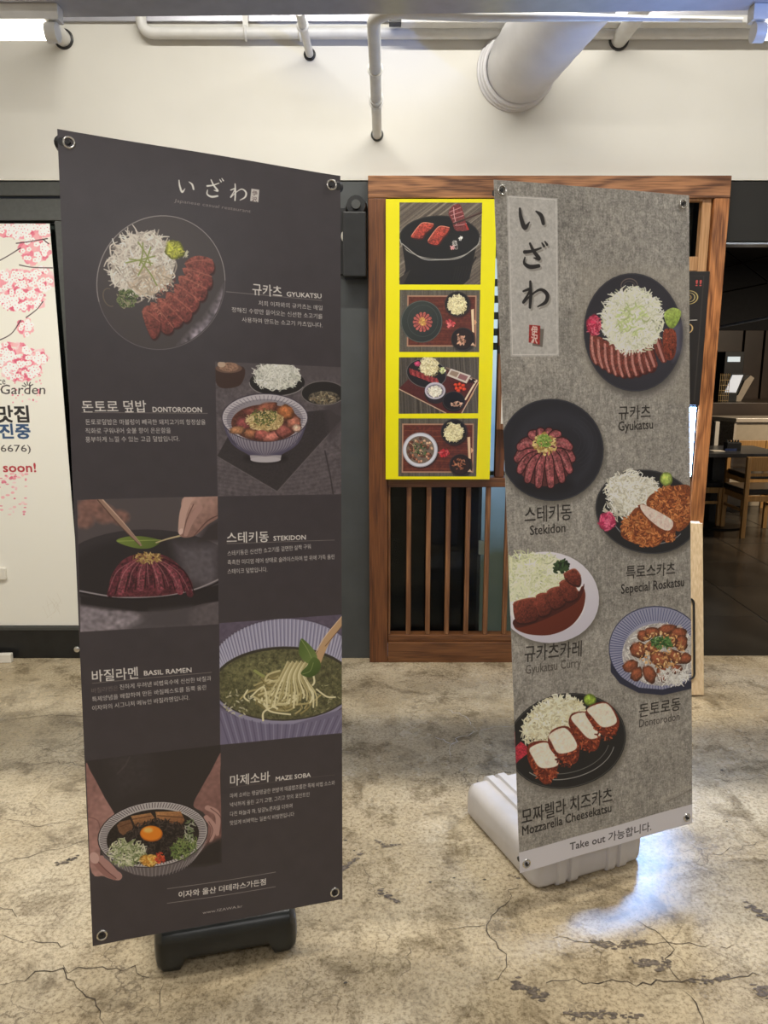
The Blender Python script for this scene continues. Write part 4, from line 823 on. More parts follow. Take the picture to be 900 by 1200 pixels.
def tube(bm, pts, r, seg=12, caps=True):
    pts = [Vector(p) for p in pts]; rs = r if isinstance(r, (list, tuple)) else [r]*len(pts); rings = []; up = None
    for i, p in enumerate(pts):
        t = (pts[min(i+1, len(pts)-1)]-pts[max(i-1, 0)]).normalized()
        if up is None: up = t.orthogonal().normalized()
        up = (up-t*up.dot(t)).normalized(); s = t.cross(up)
        rings.append([bm.verts.new(p+(up*math.cos(2*math.pi*k/seg)+s*math.sin(2*math.pi*k/seg))*rs[i]) for k in range(seg)])
    for a, b in zip(rings, rings[1:]):
        for k in range(seg): bm.faces.new((a[k], a[(k+1) % seg], b[(k+1) % seg], b[k]))
    if caps: bm.faces.new(rings[0][::-1]); bm.faces.new(rings[-1])
def pipe(name, m, pts, r, parent=None, seg=14, caps=True):
    bm = bmesh.new(); tube(bm, pts, r, seg, caps); return link(name, bm, m, parent, smooth=True)
def torus(name, m, c, normal, R_, r, parent=None, seg=24):
    n = Vector(normal).normalized(); u = n.orthogonal().normalized(); v = n.cross(u); c = Vector(c); bm = bmesh.new(); rings = []
    for i in range(seg):
        a = 2*math.pi*i/seg; d = u*math.cos(a)+v*math.sin(a)
        rings.append([bm.verts.new(c+d*(R_+r*math.cos(b*math.pi/4))+n*r*math.sin(b*math.pi/4)) for b in range(8)])
    for i in range(seg):
        a, b = rings[i], rings[(i+1) % seg]
        for k in range(8): bm.faces.new((a[k], a[(k+1) % 8], b[(k+1) % 8], b[k]))
    return link(name, bm, m, parent, smooth=True)
def sheet(name, m, O, U, V, N, thick, parent=None, nu=12, nv=30, bend=None, invert=False):
    """a printed sheet: O is its lower left corner, U and V its sides, N its front normal; front face carries the UVs"""
    bm = bmesh.new(); uv = bm.loops.layers.uv.new('UVMap'); G = {}
    for s in (0, 1):
        for i in range(nu+1):
            for j in range(nv+1):
                u, v = i/nu, j/nv; d = (bend(u, v) if bend else 0.) - s*thick
                G[s, i, j] = bm.verts.new(O+U*u+V*v+N*d)
    def f(a, uvs):
        fc = bm.faces.new([G[k] for k in a])
        for l, t in zip(fc.loops, uvs): l[uv].uv = t
        return fc
    for i in range(nu):
        for j in range(nv):
            q = [(i, j), (i+1, j), (i+1, j+1), (i, j+1)]
            f([(0, *k) for k in q], [(k[0]/nu, k[1]/nv) for k in q]); f([(1, *k) for k in q[::-1]], [(0.002, .002)]*4)
    for i in range(nu):
        f([(0, i, 0), (1, i, 0), (1, i+1, 0), (0, i+1, 0)], [(i/nu, .001)]*4); f([(0, i, nv), (0, i+1, nv), (1, i+1, nv), (1, i, nv)], [(i/nu, .999)]*4)
    for j in range(nv):
        f([(0, 0, j), (0, 0, j+1), (1, 0, j+1), (1, 0, j)], [(.001, j/nv)]*4); f([(0, nu, j), (1, nu, j), (1, nu, j+1), (0, nu, j+1)], [(.999, j/nv)]*4)
    me = bpy.data.meshes.new(name); bm.to_mesh(me); bm.free()
    for p in me.polygons: p.use_smooth = True
    me.set_sharp_from_angle(angle=R(40)); me.materials.append(m); o = bpy.data.objects.new(name, me); C.objects.link(o)
    if parent is not None: o.parent = parent
    return o

# ---------------------------------------------------------------- the setting
WY = 3.73                                   # plane of the back wall
ZT = zz(213, WY)                            # top of the dark shopfront
struct('floor', M['conc'], -4, 5, -3.2, WY+.02, -.1, 0)
fl = bpy.data.objects['floor']
struct('wall_back', M['wall'], -4, 5, WY, WY+.14, ZT+.02, 3.72)
struct('ceiling', M['ceil'], -4, 5, -3.2, WY+.14, 3.72, 3.82)
struct('trim_1', M['wall'], -4, 5, WY-.012, WY+.02, ZT+.004, ZT+.024)
struct('trim_2', M['tray'], -4, 5, WY-.016, WY, 2.955, 3.0)
struct('wall_left', M['wall'], -4.1, -4, -3.2, WY+.1, 0, 3.8); struct('wall_right', M['wall'], 5, 5.1, -3.2, WY+.1, 0, 3.8)
struct('wall_front', M['wall'], -4, 5, -3.3, -3.2, 0, 3.8)
# shopfront left of the wooden screen: dark pier
PX0 = -.72
pier = struct('trim_3', M['dark2'], PX0, -.05, WY-.01, WY+.12, 0, ZT-.002)
# cracks and chips: shallow dark grooves set on the slab
def ribbon(name, px, w, m, parent, jitter=.35, seed=0, dz=.0012):
    w = w*.95
    rg = np.random.default_rng(seed); p = [onfloor(*q) for q in px]; d = []
    for a, b in zip(p, p[1:]):
        n = max(2, int((b-a).length/.018)); dr = (b-a).normalized(); nr = Vector((-dr.y, dr.x, 0))
        for i in range(n): d.append(a.lerp(b, i/n)+nr*rg.normal()*.018*jitter)
    d.append(p[-1]); bm = bmesh.new(); L_, R_ = [], []
    for i, q in enumerate(d):
        t = (d[min(i+1, len(d)-1)]-d[max(0, i-1)]).normalized(); n = Vector((-t.y, t.x, 0)); ww = w*(.35+.9*rg.random())*math.sin(math.pi*min(1, max(.08, (i+.6)/(len(d)))))**.4
        L_.append(bm.verts.new((q+n*ww/2).to_tuple()[:2]+(dz,))); R_.append(bm.verts.new((q-n*ww/2).to_tuple()[:2]+(dz,)))
    for i in range(len(d)-1): bm.faces.new((L_[i], L_[i+1], R_[i+1], R_[i]))
    return link(name, bm, m, parent)
cr = [([(0, 1012), (50, 1000), (100, 985)], .0025), ([(0, 845), (60, 838), (100, 840)], .003), ([(0, 1155), (30, 1145), (72, 1136), (84, 1152), (110, 1172), (122, 1200)], .0035), ([(72, 1136), (130, 1132), (175, 1146)], .003),
      ([(0, 1062), (20, 1075)], .002), ([(195, 1152), (188, 1172), (184, 1192)], .0025), ([(604, 1035), (600, 1050), (578, 1068), (570, 1084), (576, 1098), (590, 1118), (588, 1140), (574, 1150)], .003), ([(570, 1084), (545, 1088), (520, 1092)], .002),
      ([(428, 1012), (438, 1038), (444, 1052)], .0022), ([(482, 1110), (478, 1135), (466, 1150)], .002), ([(745, 1076), (775, 1096), (788, 1112), (778, 1124), (800, 1152)], .003), ([(648, 1100), (690, 1104), (740, 1106), (800, 1106), (858, 1108)], .003),
      ([(640, 1152), (700, 1150), (780, 1153), (850, 1146), (900, 1140)], .0035), ([(700, 1104), (704, 1130)], .0018), ([(0, 900), (60, 894), (105, 898)], .0022), ([(30, 870), (60, 880), (104, 868)], .002), ([(0, 960), (40, 968), (106, 958)], .0018),
      ([(0, 1098), (60, 1104), (106, 1110)], .0022), ([(810, 1010), (850, 1000), (900, 985)], .002), ([(815, 905), (850, 915), (900, 912)], .002), ([(800, 1160), (818, 1185), (825, 1200)], .003)]
for i, (p, w_) in enumerate(cr): ribbon('crack', p, w_, M['crack'], fl, seed=i)
light_crack = mat('pale_crack_filler', (.46, .43, .40), .7, noise_amt=.1)
for i, p in enumerate(([(520, 830), (545, 840), (560, 857)], [(560, 857), (535, 866), (526, 880), (528, 888)], [(560, 857), (580, 852), (604, 852)], [(510, 864), (532, 872)])): ribbon('crack', p, .0035, light_crack, fl, seed=50+i)
def blot(px, py, rx, ry, seed):
    rg = np.random.default_rng(seed); c = onfloor(px, py); e = onfloor(px+rx, py); g = onfloor(px, py-ry); a = (e-c).length; b = (g-c).length; bm = bmesh.new()
    vs = [bm.verts.new((c.x+a*math.cos(t)*(.45+.8*rg.random()), c.y+b*math.sin(t)*(.45+.8*rg.random()), .0014)) for t in np.linspace(0, 2*math.pi, 14, endpoint=False)]
    bm.faces.new(vs); return link('chip', bm, M['chip'], fl)
for i, q in enumerate(((454, 1050, 7, 4), (464, 1058, 4, 2), (504, 1034, 3.5, 2.5), (568, 1031, 4, 2), (405, 985, 3, 2), (410, 1128, 2.5, 2), (415, 997, 3, 2), (405, 1152, 4, 3), (80, 1008, 5, 4), (532, 1029, 3, 1.6), (846, 903, 3, 2), (852, 963, 2, 2))): blot(q[0], q[1], q[2]*.62, q[3]*.4, i)

smear = mat('dirt_smear', (.115, .09, .068), .8, noise_amt=.45, scale=120)
for i, (p, w_) in enumerate((([(695, 1105), (708, 1108), (722, 1107)], .014), ([(728, 1106), (744, 1107), (756, 1105)], .013), ([(742, 1129), (765, 1130), (786, 1129)], .016), ([(664, 1189), (690, 1191), (706, 1187), (750, 1192)], .013), ([(604, 1153), (620, 1160), (638, 1168)], .016),
        ([(808, 1150), (835, 1149), (858, 1143)], .010), ([(876, 1060), (892, 1072), (905, 1080)], .016), ([(884, 1158), (905, 1168)], .022), ([(66, 1014), (80, 1010), (90, 1004)], .010), ([(400, 1022), (412, 1010), (424, 1000)], .011), ([(446, 1046), (456, 1052), (466, 1056)], .012), ([(596, 1026), (604, 1028), (614, 1030)], .006), ([(440, 985), (452, 992), (470, 990)], .008))):
    rg = np.random.default_rng(80+i); q = [onfloor(*a_) for a_ in p]; bm = bmesh.new()
    for a_, b_ in zip(q, q[1:]):
        for k in range(int(12+(b_-a_).length*420)):
            t = rg.random(); c = a_.lerp(b_, t); c = c+Vector((rg.normal()*w_*.35, rg.normal()*w_*.5, 0)); r1 = w_*(.08+.28*rg.random()**2)
            vs = [bm.verts.new((c.x+r1*(1.6+rg.random())*math.cos(u_)*(.6+.6*rg.random()), c.y+r1*math.sin(u_)*(.6+.6*rg.random()), .0014+.000004*k)) for u_ in np.linspace(0, 2*math.pi, 8, endpoint=False)]
            bm.faces.new(vs)
    tag(link('smear', bm, smear, fl), kind='stuff')

# ---------------------------------------------------------------- left glass door with its blossom poster
DY = WY+.0
def X(px, py, D): return at(px, py, D).x
dz0 = zz(770, DY)
door = thing('door_1', None, None); door['kind'] = 'structure'
xr = X(83, 330, DY); xs = X(60, 262, DY-.03)
box('door_frame_head', M['dark'], -4, PX0, DY-.01, DY+.12, zz(230, DY), ZT-.002, door, .003)
box('door_jamb', M['dark'], xs+.075, PX0, DY-.005, DY+.12, 0, zz(231, DY), door, .003)
box('door_rail', M['dark'], -4, xs+.07, DY-.008, DY+.09, zz(259, DY)+.001, zz(233, DY), door, .003)
box('door_stile', M['dark'], xs+.006, xs+.07, DY-.008, DY+.09, 0.02, zz(259, DY), door, .003)
box('door_glass', M['glass'], -4, xs+.02, DY+.03, DY+.05, .15, zz(259, DY), door)
box('door_backing', M['black'], -4, xs+.02, DY+.07, DY+.085, .15, zz(259, DY), door)
box('kick_rail', M['black'], -4, PX0, DY-.015, DY+.09, 0.0, zz(735, DY), door, .004)
box('kick_lip', M['dark'], -4, xs+.07, DY-.02, DY+.02, zz(737, DY), zz(733.5, DY), door)
bm = bmesh.new(); bmesh.ops.create_uvsphere(bm, u_segments=16, v_segments=8, radius=.017, matrix=Matrix.Translation(at(90, 761, DY-.02)) @ Matrix.Diagonal((1, .5, 1, 1))); link('bolt', bm, M['chrome'], door, True)

Pb = paint_blossom_poster().image('blossom_print')
a, b_ = at(-205, 262, DY-.005), at(58, 262, DY-.005); z0 = zz(733, DY-.005)
o = sheet('poster', print_mat('blossom_print', Pb, .5, 1.18), Vector((a.x, DY-.005, z0)), Vector((b_.x-a.x, 0, 0)), Vector((0, 0, a.z-z0)), Vector((0, -1, 0)), .003, nu=4, nv=6)
tag(o, 'white door poster with pink cherry blossoms and Korean lettering', 'poster')
o = box('paper_tag', M['paper'], X(-8, 665, DY), X(8, 665, DY), DY-.02, DY-.0055, zz(678, DY), zz(665, DY), bevel=.002); tag(o, 'small off-white tag stuck low on the blossom poster', 'tag')
p = onfloor(5, 774); o = box('paper_scrap', M['paper'], -.08, .05, -.015, .015, 0, .045, bevel=.003); o.location = (p.x, p.y-.02, 0); o.rotation_euler = (0, 0, .05); tag(o, 'white folded scrap of paper on the floor under the blossom poster', 'paper')
p = onfloor(100, 800); o = thing('bottle', 'teal plastic bottle on the floor behind the dark banner', 'bottle', (p.x+.035, p.y+.1, 0))
pipe('bottle_body', M['teal'], [(0, 0, 0), (0, 0, .005), (0, 0, .11), (0, 0, .13), (0, 0, .135)], [.03, .035, .035, .02, .014], o); pipe('cap', M['paper'], [(0, 0, .135), (0, 0, .16)], .014, o)

# ---------------------------------------------------------------- wooden lattice screen
SY = 3.66
scr = thing('wooden_screen', 'tall reddish-brown wooden lattice screen with slats below and framed glass', 'screen', (.74, SY, 0))
def sb(name, m, x0, x1, y0, y1, z0, z1, bevel=.003, parent=scr):
    return box(name, m, x0-.74, x1-.74, y0-SY, y1-SY, z0, z1, parent, bevel)
XL, XR = -.072, 1.556
zh = zz(232, SY); zt = zz(205.5, SY)
sb('header', M['wood_c'], XL, XR, SY, SY+.11, zh, zt)
sb('stile', M['wood_v'], XL, .018, SY, SY+.11, 0, zh-.001); sb('stile', M['wood_b'], 1.487, XR, SY, SY+.11, 0, zh-.001)
sb('bottom_rail', M['wood_h'], .019, 1.486, SY, SY+.1, 0, .105); sb('bottom_bead', M['wood_h'], .019, 1.486, SY+.018, SY+.08, .106, .14)
sb('middle_rail', M['wood_h'], .019, 1.486, SY+.012, SY+.09, .895, .94)
sb('jamb', M['slat'], .0195, .032, SY+.02, SY+.07, .141, .894)
for i in range(14):
    x = .122+.0968*i
    if x < 1.38: sb('slat', M['slat'], x-.0115, x+.0115, SY+.022, SY+.05, .141, .894, .002)
sb('filler_board', M['wood_v'], 1.39, 1.486, SY+.01, SY+.06, .141, .894)
for x in (.56, 1.03): sb('mullion', M['wood_v'], x-.022, x+.022, SY+.03, SY+.08, .941, zh-.001)
# light upper frame at the right
z1, z2 = zz(236, SY+.03), zz(320, SY+.03)
xr_ = 1.483
sb('upper_window_rail', M['slat_l'], 1.06, xr_-.03, SY+.02, SY+.06, z1, z1+.02); sb('upper_window_stile', M['slat_l'], xr_-.042, xr_, SY+.02, SY+.06, 1.30, z1+.02); sb('upper_window_rail', M['slat_l'], 1.06, xr_-.043, SY+.02, SY+.06, zz(318, SY+.03), zz(301, SY+.03))
sb('upper_window_stile', M['slat_l'], 1.05, 1.059, SY+.02, SY+.06, 1.30, z1+.02)
sb('glass_pane', M['glass'], .019, 1.486, SY+.092, SY+.098, .106, zh-.001, 0)
# behind the screen: dark backing, a view of the street through the glass
struct('wall_inner', M['matte'], -.05, .492, WY+.2, WY+.24, 0, ZT)
struct('wall_inner', M['dark2'], 1.04, 1.50, WY+.2, WY+.24, 0, ZT)
def street_mat():
    m = bpy.data.materials.new('street_daylight'); m.use_nodes = True; nt = m.node_tree; b = nt.nodes['Principled BSDF']; L = nt.links.new
    tc = nt.nodes.new('ShaderNodeTexCoord'); sp = nt.nodes.new('ShaderNodeSeparateXYZ'); L(tc.outputs['Object'], sp.inputs[0])
    nz = nt.nodes.new('ShaderNodeTexNoise'); nz.inputs['Scale'].default_value = 4.; L(tc.outputs['Object'], nz.inputs['Vector'])
    ad = nt.nodes.new('ShaderNodeMath'); ad.operation = 'MULTIPLY_ADD'; ad.inputs[1].default_value = .5; L(nz.outputs['Fac'], ad.inputs[0]); L(sp.outputs['Z'], ad.inputs[2])
    rp = nt.nodes.new('ShaderNodeValToRGB'); e = rp.color_ramp.elements
    for _ in range(4): e.new(.5)
    for el, (p_, c) in zip(e, ((.0, (.035, .04, .03)), (.36, (.05, .055, .04)), (.5, (.12, .17, .22)), (.66, (.28, .38, .56)), (.8, (.20, .36, .62)), (1., (.75, .85, .95)))): el.position = p_; el.color = (*c, 1)
    mr = nt.nodes.new('ShaderNodeMath'); mr.operation = 'MULTIPLY'; mr.inputs[1].default_value = .55; L(ad.outputs[0], mr.inputs[0]); L(mr.outputs[0], rp.inputs[0])
    b.inputs['Base Color'].default_value = (.02, .02, .02, 1); L(rp.outputs[0], b.inputs['Emission Color']); b.inputs['Emission Strength'].default_value = .95; return m
win = thing('window_1', None, None); win['kind'] = 'structure'
box('window_pane', street_mat(), .492, 1.04, WY+.30, WY+.31, 0, 2.0, win); box('window_frame', M['black'], .492, .512, WY+.22, WY+.3, 0, 2.25, win); box('window_head', M['black'], .492, 1.04, WY+.22, WY+.31, 2.0, 2.25, win); box('window_bar', M['dark2'], .512, 1.04, WY+.26, WY+.3, .905, .925, win)
for zb in (1.55, 1.62, 1.7, 1.78, 1.86): box('window_blind_slat', M['dark2'], .512, 1.04, WY+.24, WY+.25, zb, zb+.035, win)
box('window_latch', M['paper'], X(561, 640, WY+.2), X(568, 640, WY+.2), WY+.2, WY+.22, zz(650, WY+.2), zz(634, WY+.2), win, .003)
# narrow framed notice just left of the grey banner
n_ = thing('notice_board', 'narrow wood-edged notice hanging behind the grey banner edge', 'notice', (.70, SY-.03, 0))
x1_ = X(583.5, 455, SY-.03)
box('notice_frame', M['slat'], x1_-.70, x1_+.16-.70, 0, .022, zz(503, SY), zz(415, SY), n_, .002); box('notice_sheet', M['paper'], x1_+.018-.70, x1_+.14-.70, -.002, 0, zz(496, SY), zz(422, SY), n_); box('hanger', M['black'], x1_-.004-.70, x1_+.006-.70, -.004, .026, zz(414, SY), zz(405, SY), n_)

# yellow sign
Py = paint_yellow_sign().image('yellow_sign_print')
ys = thing('menu_sign', 'bright yellow upright menu sign with four food photographs on the wooden screen', 'sign', (.255, SY, zz(562, SY-.03)))
zb_, zt_ = zz(562, SY-.03), zz(233, SY-.03)
box('sign_panel', M['yellow_edge'], .008-.255, .505-.255, -.0285, -.001, 0, zt_-zb_, ys, .002)
sheet('sign_print', print_mat('yellow_sign_print', Py, .32, 1.02), Vector((.009-.255, -.0295, .001)), Vector((.495, 0, 0)), Vector((0, 0, zt_-zb_-.002)), Vector((0, -1, 0)), .0008, ys, 2, 4)
# black menu board and bright screen at the right of the screen
bb = thing('menu_board', 'black menu board hung on the wooden screen behind the grey banner', 'sign', (1.27, SY, 1.3))
zb0, zb1 = zz(475, SY-.02), zz(318, SY-.02)
Pk = paint_black_board().image('black_board_print')
box('board_panel', M['black'], -.215, .213, -.022, -.004, zb0-1.3, zb1-1.3, bb, .002)
sheet('board_print', print_mat('black_board_print', Pk, .4, .8), Vector((-.213, -.0235, zb0-1.298)), Vector((.424, 0, 0)), Vector((0, 0, zb1-zb0-.004)), Vector((0, -1, 0)), .001, bb, 1, 1)
ds = thing('display_screen', 'glowing bluish-white screen in the wooden screen below the black menu board', 'screen', (1.24, SY, .95))
box('screen_case', M['black'], -.21, .245, .002, .03, -.006, .335, ds, .002); box('screen_panel', M['screen'], -.20, .235, -.004, .001, .0, .33, ds)

# ---------------------------------------------------------------- wall lamp speaker on the pier
sp_ = thing('wall_speaker', 'black box speaker on a round bracket high on the dark pier', 'speaker', (-.165, WY-.015, 1.85))
za, zb2 = zz(325, WY-.1)-1.85, zz(232, WY-.1)-1.85
box('speaker_case', M['black'], -.02, .085, -.11, -.002, za, zb2-.06, sp_, .006)
pipe('bracket', M['black'], [(.04, -.001, zb2-.03), (.04, -.09, zb2-.03)], [.05, .042], sp_); pipe('bracket_knob', M['dark'], [(.04, -.092, zb2-.03), (.04, -.11, zb2-.03)], .02, sp_)
o = box('wall_switch', M['black'], X(398, 290, WY-.03), X(406, 290, WY-.03), WY-.03, WY-.012, zz(322, WY-.03), zz(243, WY-.03), bevel=.003); tag(o, 'tall black intercom plate on the dark pier beside the banner', 'intercom')
bm = bmesh.new(); bmesh.ops.create_uvsphere(bm, u_segments=12, v_segments=8, radius=.014, matrix=Matrix.Translation(at(402.5, 277, WY-.035)) @ Matrix.Diagonal((.8, .5, 1.6, 1))); link('button', bm, M['paper'], o, True)

# ---------------------------------------------------------------- pipes, duct, light tray above
def arc(c, a, b, r, n=6):   # quarter bend from direction a to direction b about corner c
    a, b, c = Vector(a), Vector(b), Vector(c)
    return [c-a*r+a*r*math.sin(t)+b*r*(1-math.cos(t)) for t in np.linspace(0, math.pi/2, n)]
def wallpipe(px, py, r, y0, label, name='wall_pipe', ring=True, extra=None):
    p = at(px, py, WY); o = thing(name, label, 'pipe', (p.x, WY, p.z))
    pipe('pipe_run', M['pipe'], [(0, y0-WY, 0), (0, .02, 0)], r, o)
    torus('wall_ring', M['black'], (0, -.003, 0), (0, 1, 0), r+.004, .006, o); return o
wallpipe(75, 46, .033, 3.3, 'short white pipe entering the wall beside the left tube light')
o = wallpipe(363, 64, .017, 3.3, 'thin white pipe entering the wall left of the bent pipe'); torus('coupling', M['pipe'], (0, -.3, 0), (0, 1, 0), .018, .008, o)
wallpipe(725, 47, .035, 3.25, 'stubby white pipe entering the wall right of the big duct')
p = at(442, 158, WY); o = thing('bent_pipe', 'white bent pipe with clamps running forward from the wall over the banners', 'pipe', (p.x, WY, p.z))
ln = WY-2.475
pipe('pipe_run', M['pipe'], [(0, .02, 0)]+[(0, -ln+.08, 0)]+[tuple(v) for v in arc((0, -ln, 0), (0, -1, 0), (1, 0, 0), .08)]+[(.3, -ln+.03, 0), (.8, -ln+.05, 0), (1.1, -ln+.06, 0)], [.021]*8+[.017, .008, .006], o)
for y in (-.003, -.45, -.5, -.8): torus('clamp', M['pipe'] if y < -.1 else M['dark'], (0, y, 0), (0, 1, 0), .0245, .004, o)
# level pipe along the wall
HZ = zz(39, 3.70); xe = X(166, 39, 3.70)
o = thing('sprinkler_pipe', 'long level white pipe under the ceiling with an upturned end', 'pipe', (xe, 3.70, HZ))
pipe('pipe_run', M['pipe'], [(0, 0, .16)]+[tuple(v) for v in arc((0, 0, 0), (0, 0, -1), (1, 0, 0), .05)]+[(4.6-xe, 0, 0)], .0235, o)
for px in (288, 352): torus('clamp', M['pipe'], (X(px, 39, 3.70)-xe, 0, 0), (1, 0, 0), .026, .006, o)
for px in (288,): box('hanger', M['pipe'], X(px, 39, 3.70)-xe-.012, X(px, 39, 3.70)-xe+.012, -.004, .004, .02, .2, o)
o = box('cable_duct', M['pipe'], X(470, 28, 3.64), 4.8, 3.6, 3.66, zz(31, 3.64), zz(22, 3.64), bevel=.003); tag(o, 'long white rectangular cable duct high along the wall', 'duct')
box('duct_cap', M['black'], X(456, 28, 3.64), X(470, 28, 3.64), 3.605, 3.655, zz(30, 3.64), zz(23, 3.64), o)
# big round duct
p = at(609, 83, WY); o = thing('ventilation_duct', 'fat white round ventilation duct entering the wall high above the banners', 'duct', (p.x, WY, p.z))
bm = bmesh.new(); ys_ = np.linspace(.02, -1.25, 40); tube(bm, [(.0-.10*min(0, y+.1)/1., y, .0) for y in ys_], [.15*(1+(.012 if k % 4 == 0 else 0)) for k in range(40)], 40); link('duct_pipe', bm, M['duct'], o, True)
for k, dy in enumerate((-.005, -.022, -.04)): torus('duct_collar', M['duct'], (-.02+.006*k, dy, .0), (0, 1, 0), .162-.004*k, .010, o, 40)
# light tray
tr = thing('light_tray', 'long grey metal light tray running level below the ceiling', 'lamp', (0, 2.41, 2.462), R(-1.3))
for nm, a in (('tray_pan', (-3.9, 4.5, -.14, 0, 0, .012)), ('tray_lip', (-3.9, 4.5, -.006, .0, .0125, .06)), ('tray_lip', (-3.9, 4.5, -.146, -.1405, 0, .06))): box(nm, M['tray'], *a, tr)
for xh in (-2.8, -1.2, .4, 2.0, 3.6): box('tray_hanger', M['dark'], xh-.006, xh+.006, -.08, -.068, .012, 1.258, tr)
def tubelight(x0, x1, px, label, m):
    o = thing('tube_light', label, 'lamp', ((x0+x1)/2, 2.36, 2.395)); h = (x1-x0)/2
    pipe('lamp_tube', m, [(-h, 0, 0), (h, 0, 0)], .019, o, 20)
    for s in (-1, 1): pipe('end_cap', M['pipe'], [(s*h, 0, 0), (s*(h+.03), 0, 0)], .026, o, 20)
    box('lamp_channel', M['pipe'], -h-.04, h+.04, -.02, .02, .027, .066, o)
xl = X(55, 34, 2.36); tubelight(xl-1.3, xl, 57, 'glowing warm tube light under the tray at the upper left corner', M['tube'])
xr2 = X(884, 18, 2.36); tubelight(xr2+.03, xr2+1.3, 888, 'glowing tube light under the tray at the upper right corner', M['tube2'])

# ---------------------------------------------------------------- the two standing banners
def pose(corners):
    """plane of a 0.6 x 1.8 m sheet whose corners show at these pixels"""
    h = homog([(0, 1.8), (.6, 1.8), (.6, 0), (0, 0)], [(x-450, 600-y) for x, y in corners])
    m_ = np.diag([1/F, 1/F, -1.]) @ h; m_ /= math.sqrt(np.linalg.norm(m_[:, 0])*np.linalg.norm(m_[:, 1]))
    if m_[2, 2] > 0: m_ = -m_
    Rm = np.array([[1, 0, 0], [0, SP, -CP], [0, CP, SP]])
    q = Rm @ m_
    return Vector(q[:, 2])+Vector((0, 0, EYE)), Vector(q[:, 0])*.6, Vector(q[:, 1])*1.8     # lower left corner, width, height
def loft_base(name, m, W, Dp, H, parent, ribs, feet):
    """water-filled foot: rounded slab lofted across its width, with raised bands and an arched underside"""
    bm = bmesh.new(); st = sorted(set([0, .006, .02, .04]+[W-.04, W-.02, W-.006, W]+[a for r_ in ribs for a in (r_[0]-.003, r_[0], r_[1], r_[1]+.003)]+([.06, .075, W-.075, W-.06] if feet else []))); rings = []
    for u in st:
        e = min(u, W-u); ins = .03*(1-math.sqrt(max(0, 1-(1-min(e, .03)/.03)**2)))
        up = .009 if any(r_[0]-.0001 <= u <= r_[1]+.0001 for r_ in ribs) else 0
        z0_ = ins*.6 + (.028 if feet and .075-1e-6 <= u <= W-.075+1e-6 else 0)
        ring = []; rc = .034; y0, y1, zt0 = ins-up, Dp-ins+up, H-ins+up
        def cor(cy, cz, a0, a1, rr, n=5):
            for t in np.linspace(a0, a1, n): ring.append(bm.verts.new((u-W/2, cy+rr*math.cos(t), cz+rr*math.sin(t))))
        cor(y1-.02, z0_+.02, -math.pi/2, 0, .02); cor(y1-rc, zt0-rc, 0, math.pi/2, rc); cor(y0+rc, zt0-rc, math.pi/2, math.pi, rc); cor(y0+.02, z0_+.02, math.pi, 1.5*math.pi, .02)
        rings.append(ring)
    n = len(rings[0])
    for a, b in zip(rings, rings[1:]):
        for k in range(n): bm.faces.new((a[k], a[(k+1) % n], b[(k+1) % n], b[k]))
    bm.faces.new(rings[0][::-1]); bm.faces.new(rings[-1])
    me = link(name, bm, m, parent, True); return me
def banner(label, corners, img, gain, base_front, base_yaw, base_dim, base_mat, ribs, feet, bend, rough, bump, knob_at, bscale):
    O, U, V = pose(corners); N = U.cross(V).normalized(); u, v = U.normalized(), V.normalized()
    bf = Vector(base_front); W_, D_, H_ = base_dim; cb, sb_ = math.cos(base_yaw), math.sin(base_yaw)
    root = thing('standing_banner', label, 'banner', (bf.x, bf.y, 0))
    T = -Vector((bf.x, bf.y, 0)); O = O+T
    shp = sheet('printed_sheet', print_mat(img.name, img, rough, gain, bump, bscale=bscale), O, U, V, N, .0012, root, 14, 40, bend)
    bs = loft_base('base', base_mat, W_, D_, H_, root, ribs, feet); bs.rotation_euler = (0, 0, base_yaw)
    c = Vector((-sb_, cb, 0))*D_*.5
    for tu, tv in ((0, 0), (1, 0), (0, 1), (1, 1)):
        q = O+U*(.035 if tu == 0 else .965)+V*(.013 if tv == 0 else .987); d = (bend(.035 if tu == 0 else .965, .013 if tv == 0 else .987) if bend else 0)
        q = q+N*(d+.0008); torus('eyelet', M['chrome'], q, N, .0105, .0026, shp, 20)
        pipe('hook', M['black'], [q+N*.004-u*.002, q-N*.002, q-N*.022], [.0045, .0045, .006], root, 10)
    top, bot = O+V*.987-N*.026, O+V*.013-N*.026
    for nm, q in (('bottom_bar', bot), ('top_bar', top)): tb_ = pipe(nm, M['black'], [q+U*.02, q+U*.98], .007, root)
    for s_ in knob_at: 
        q = top+U*s_; pipe('bar_knob', M['black'], [q-N*.004, q+N*.02, q+N*.026], [.013, .015, .008], tb_, 14)
    mid = O+U*.5-N*.045; p0 = c+Vector((0, 0, H_-.02))
    pipe('pole', M['chrome'], [p0, Vector((p0.x, p0.y, 1.0)), mid+V*.987], .011, root)
    pipe('pole_socket', base_mat, [p0+Vector((0, 0, .01)), p0+Vector((0, 0, .05))], [.035, .02], root)
    pipe('lower_arm', M['black'], [Vector((p0.x, p0.y, (O+V*.05).z+.05)), mid+V*.02], .007, root); pipe('top_clamp', M['black'], [mid+V*.96, mid+V*.995], .018, root)
    return root
img1 = paint_dark_banner().image('dark_banner_print'); img2 = paint_grey_banner().image('grey_banner_print')
a, b_ = onfloor(182, 1146), onfloor(350, 1116)
banner('tall dark brown banner with framed dishes standing at the left on a black base', [(67, 151), (399, 206), (401.5, 1054), (108.6, 1109)], img1, 1.05, ((a+b_)/2)[:2]+(0,), math.atan2(b_.y-a.y, b_.x-a.x),
       ((b_-a).length, .42, .118), M['blackbase'], [], True, lambda u, v: .006*math.sin(math.pi*u)*math.sin(math.pi*v)-.002*math.sin(9*u), .36, .05, (.012, .99), 500)
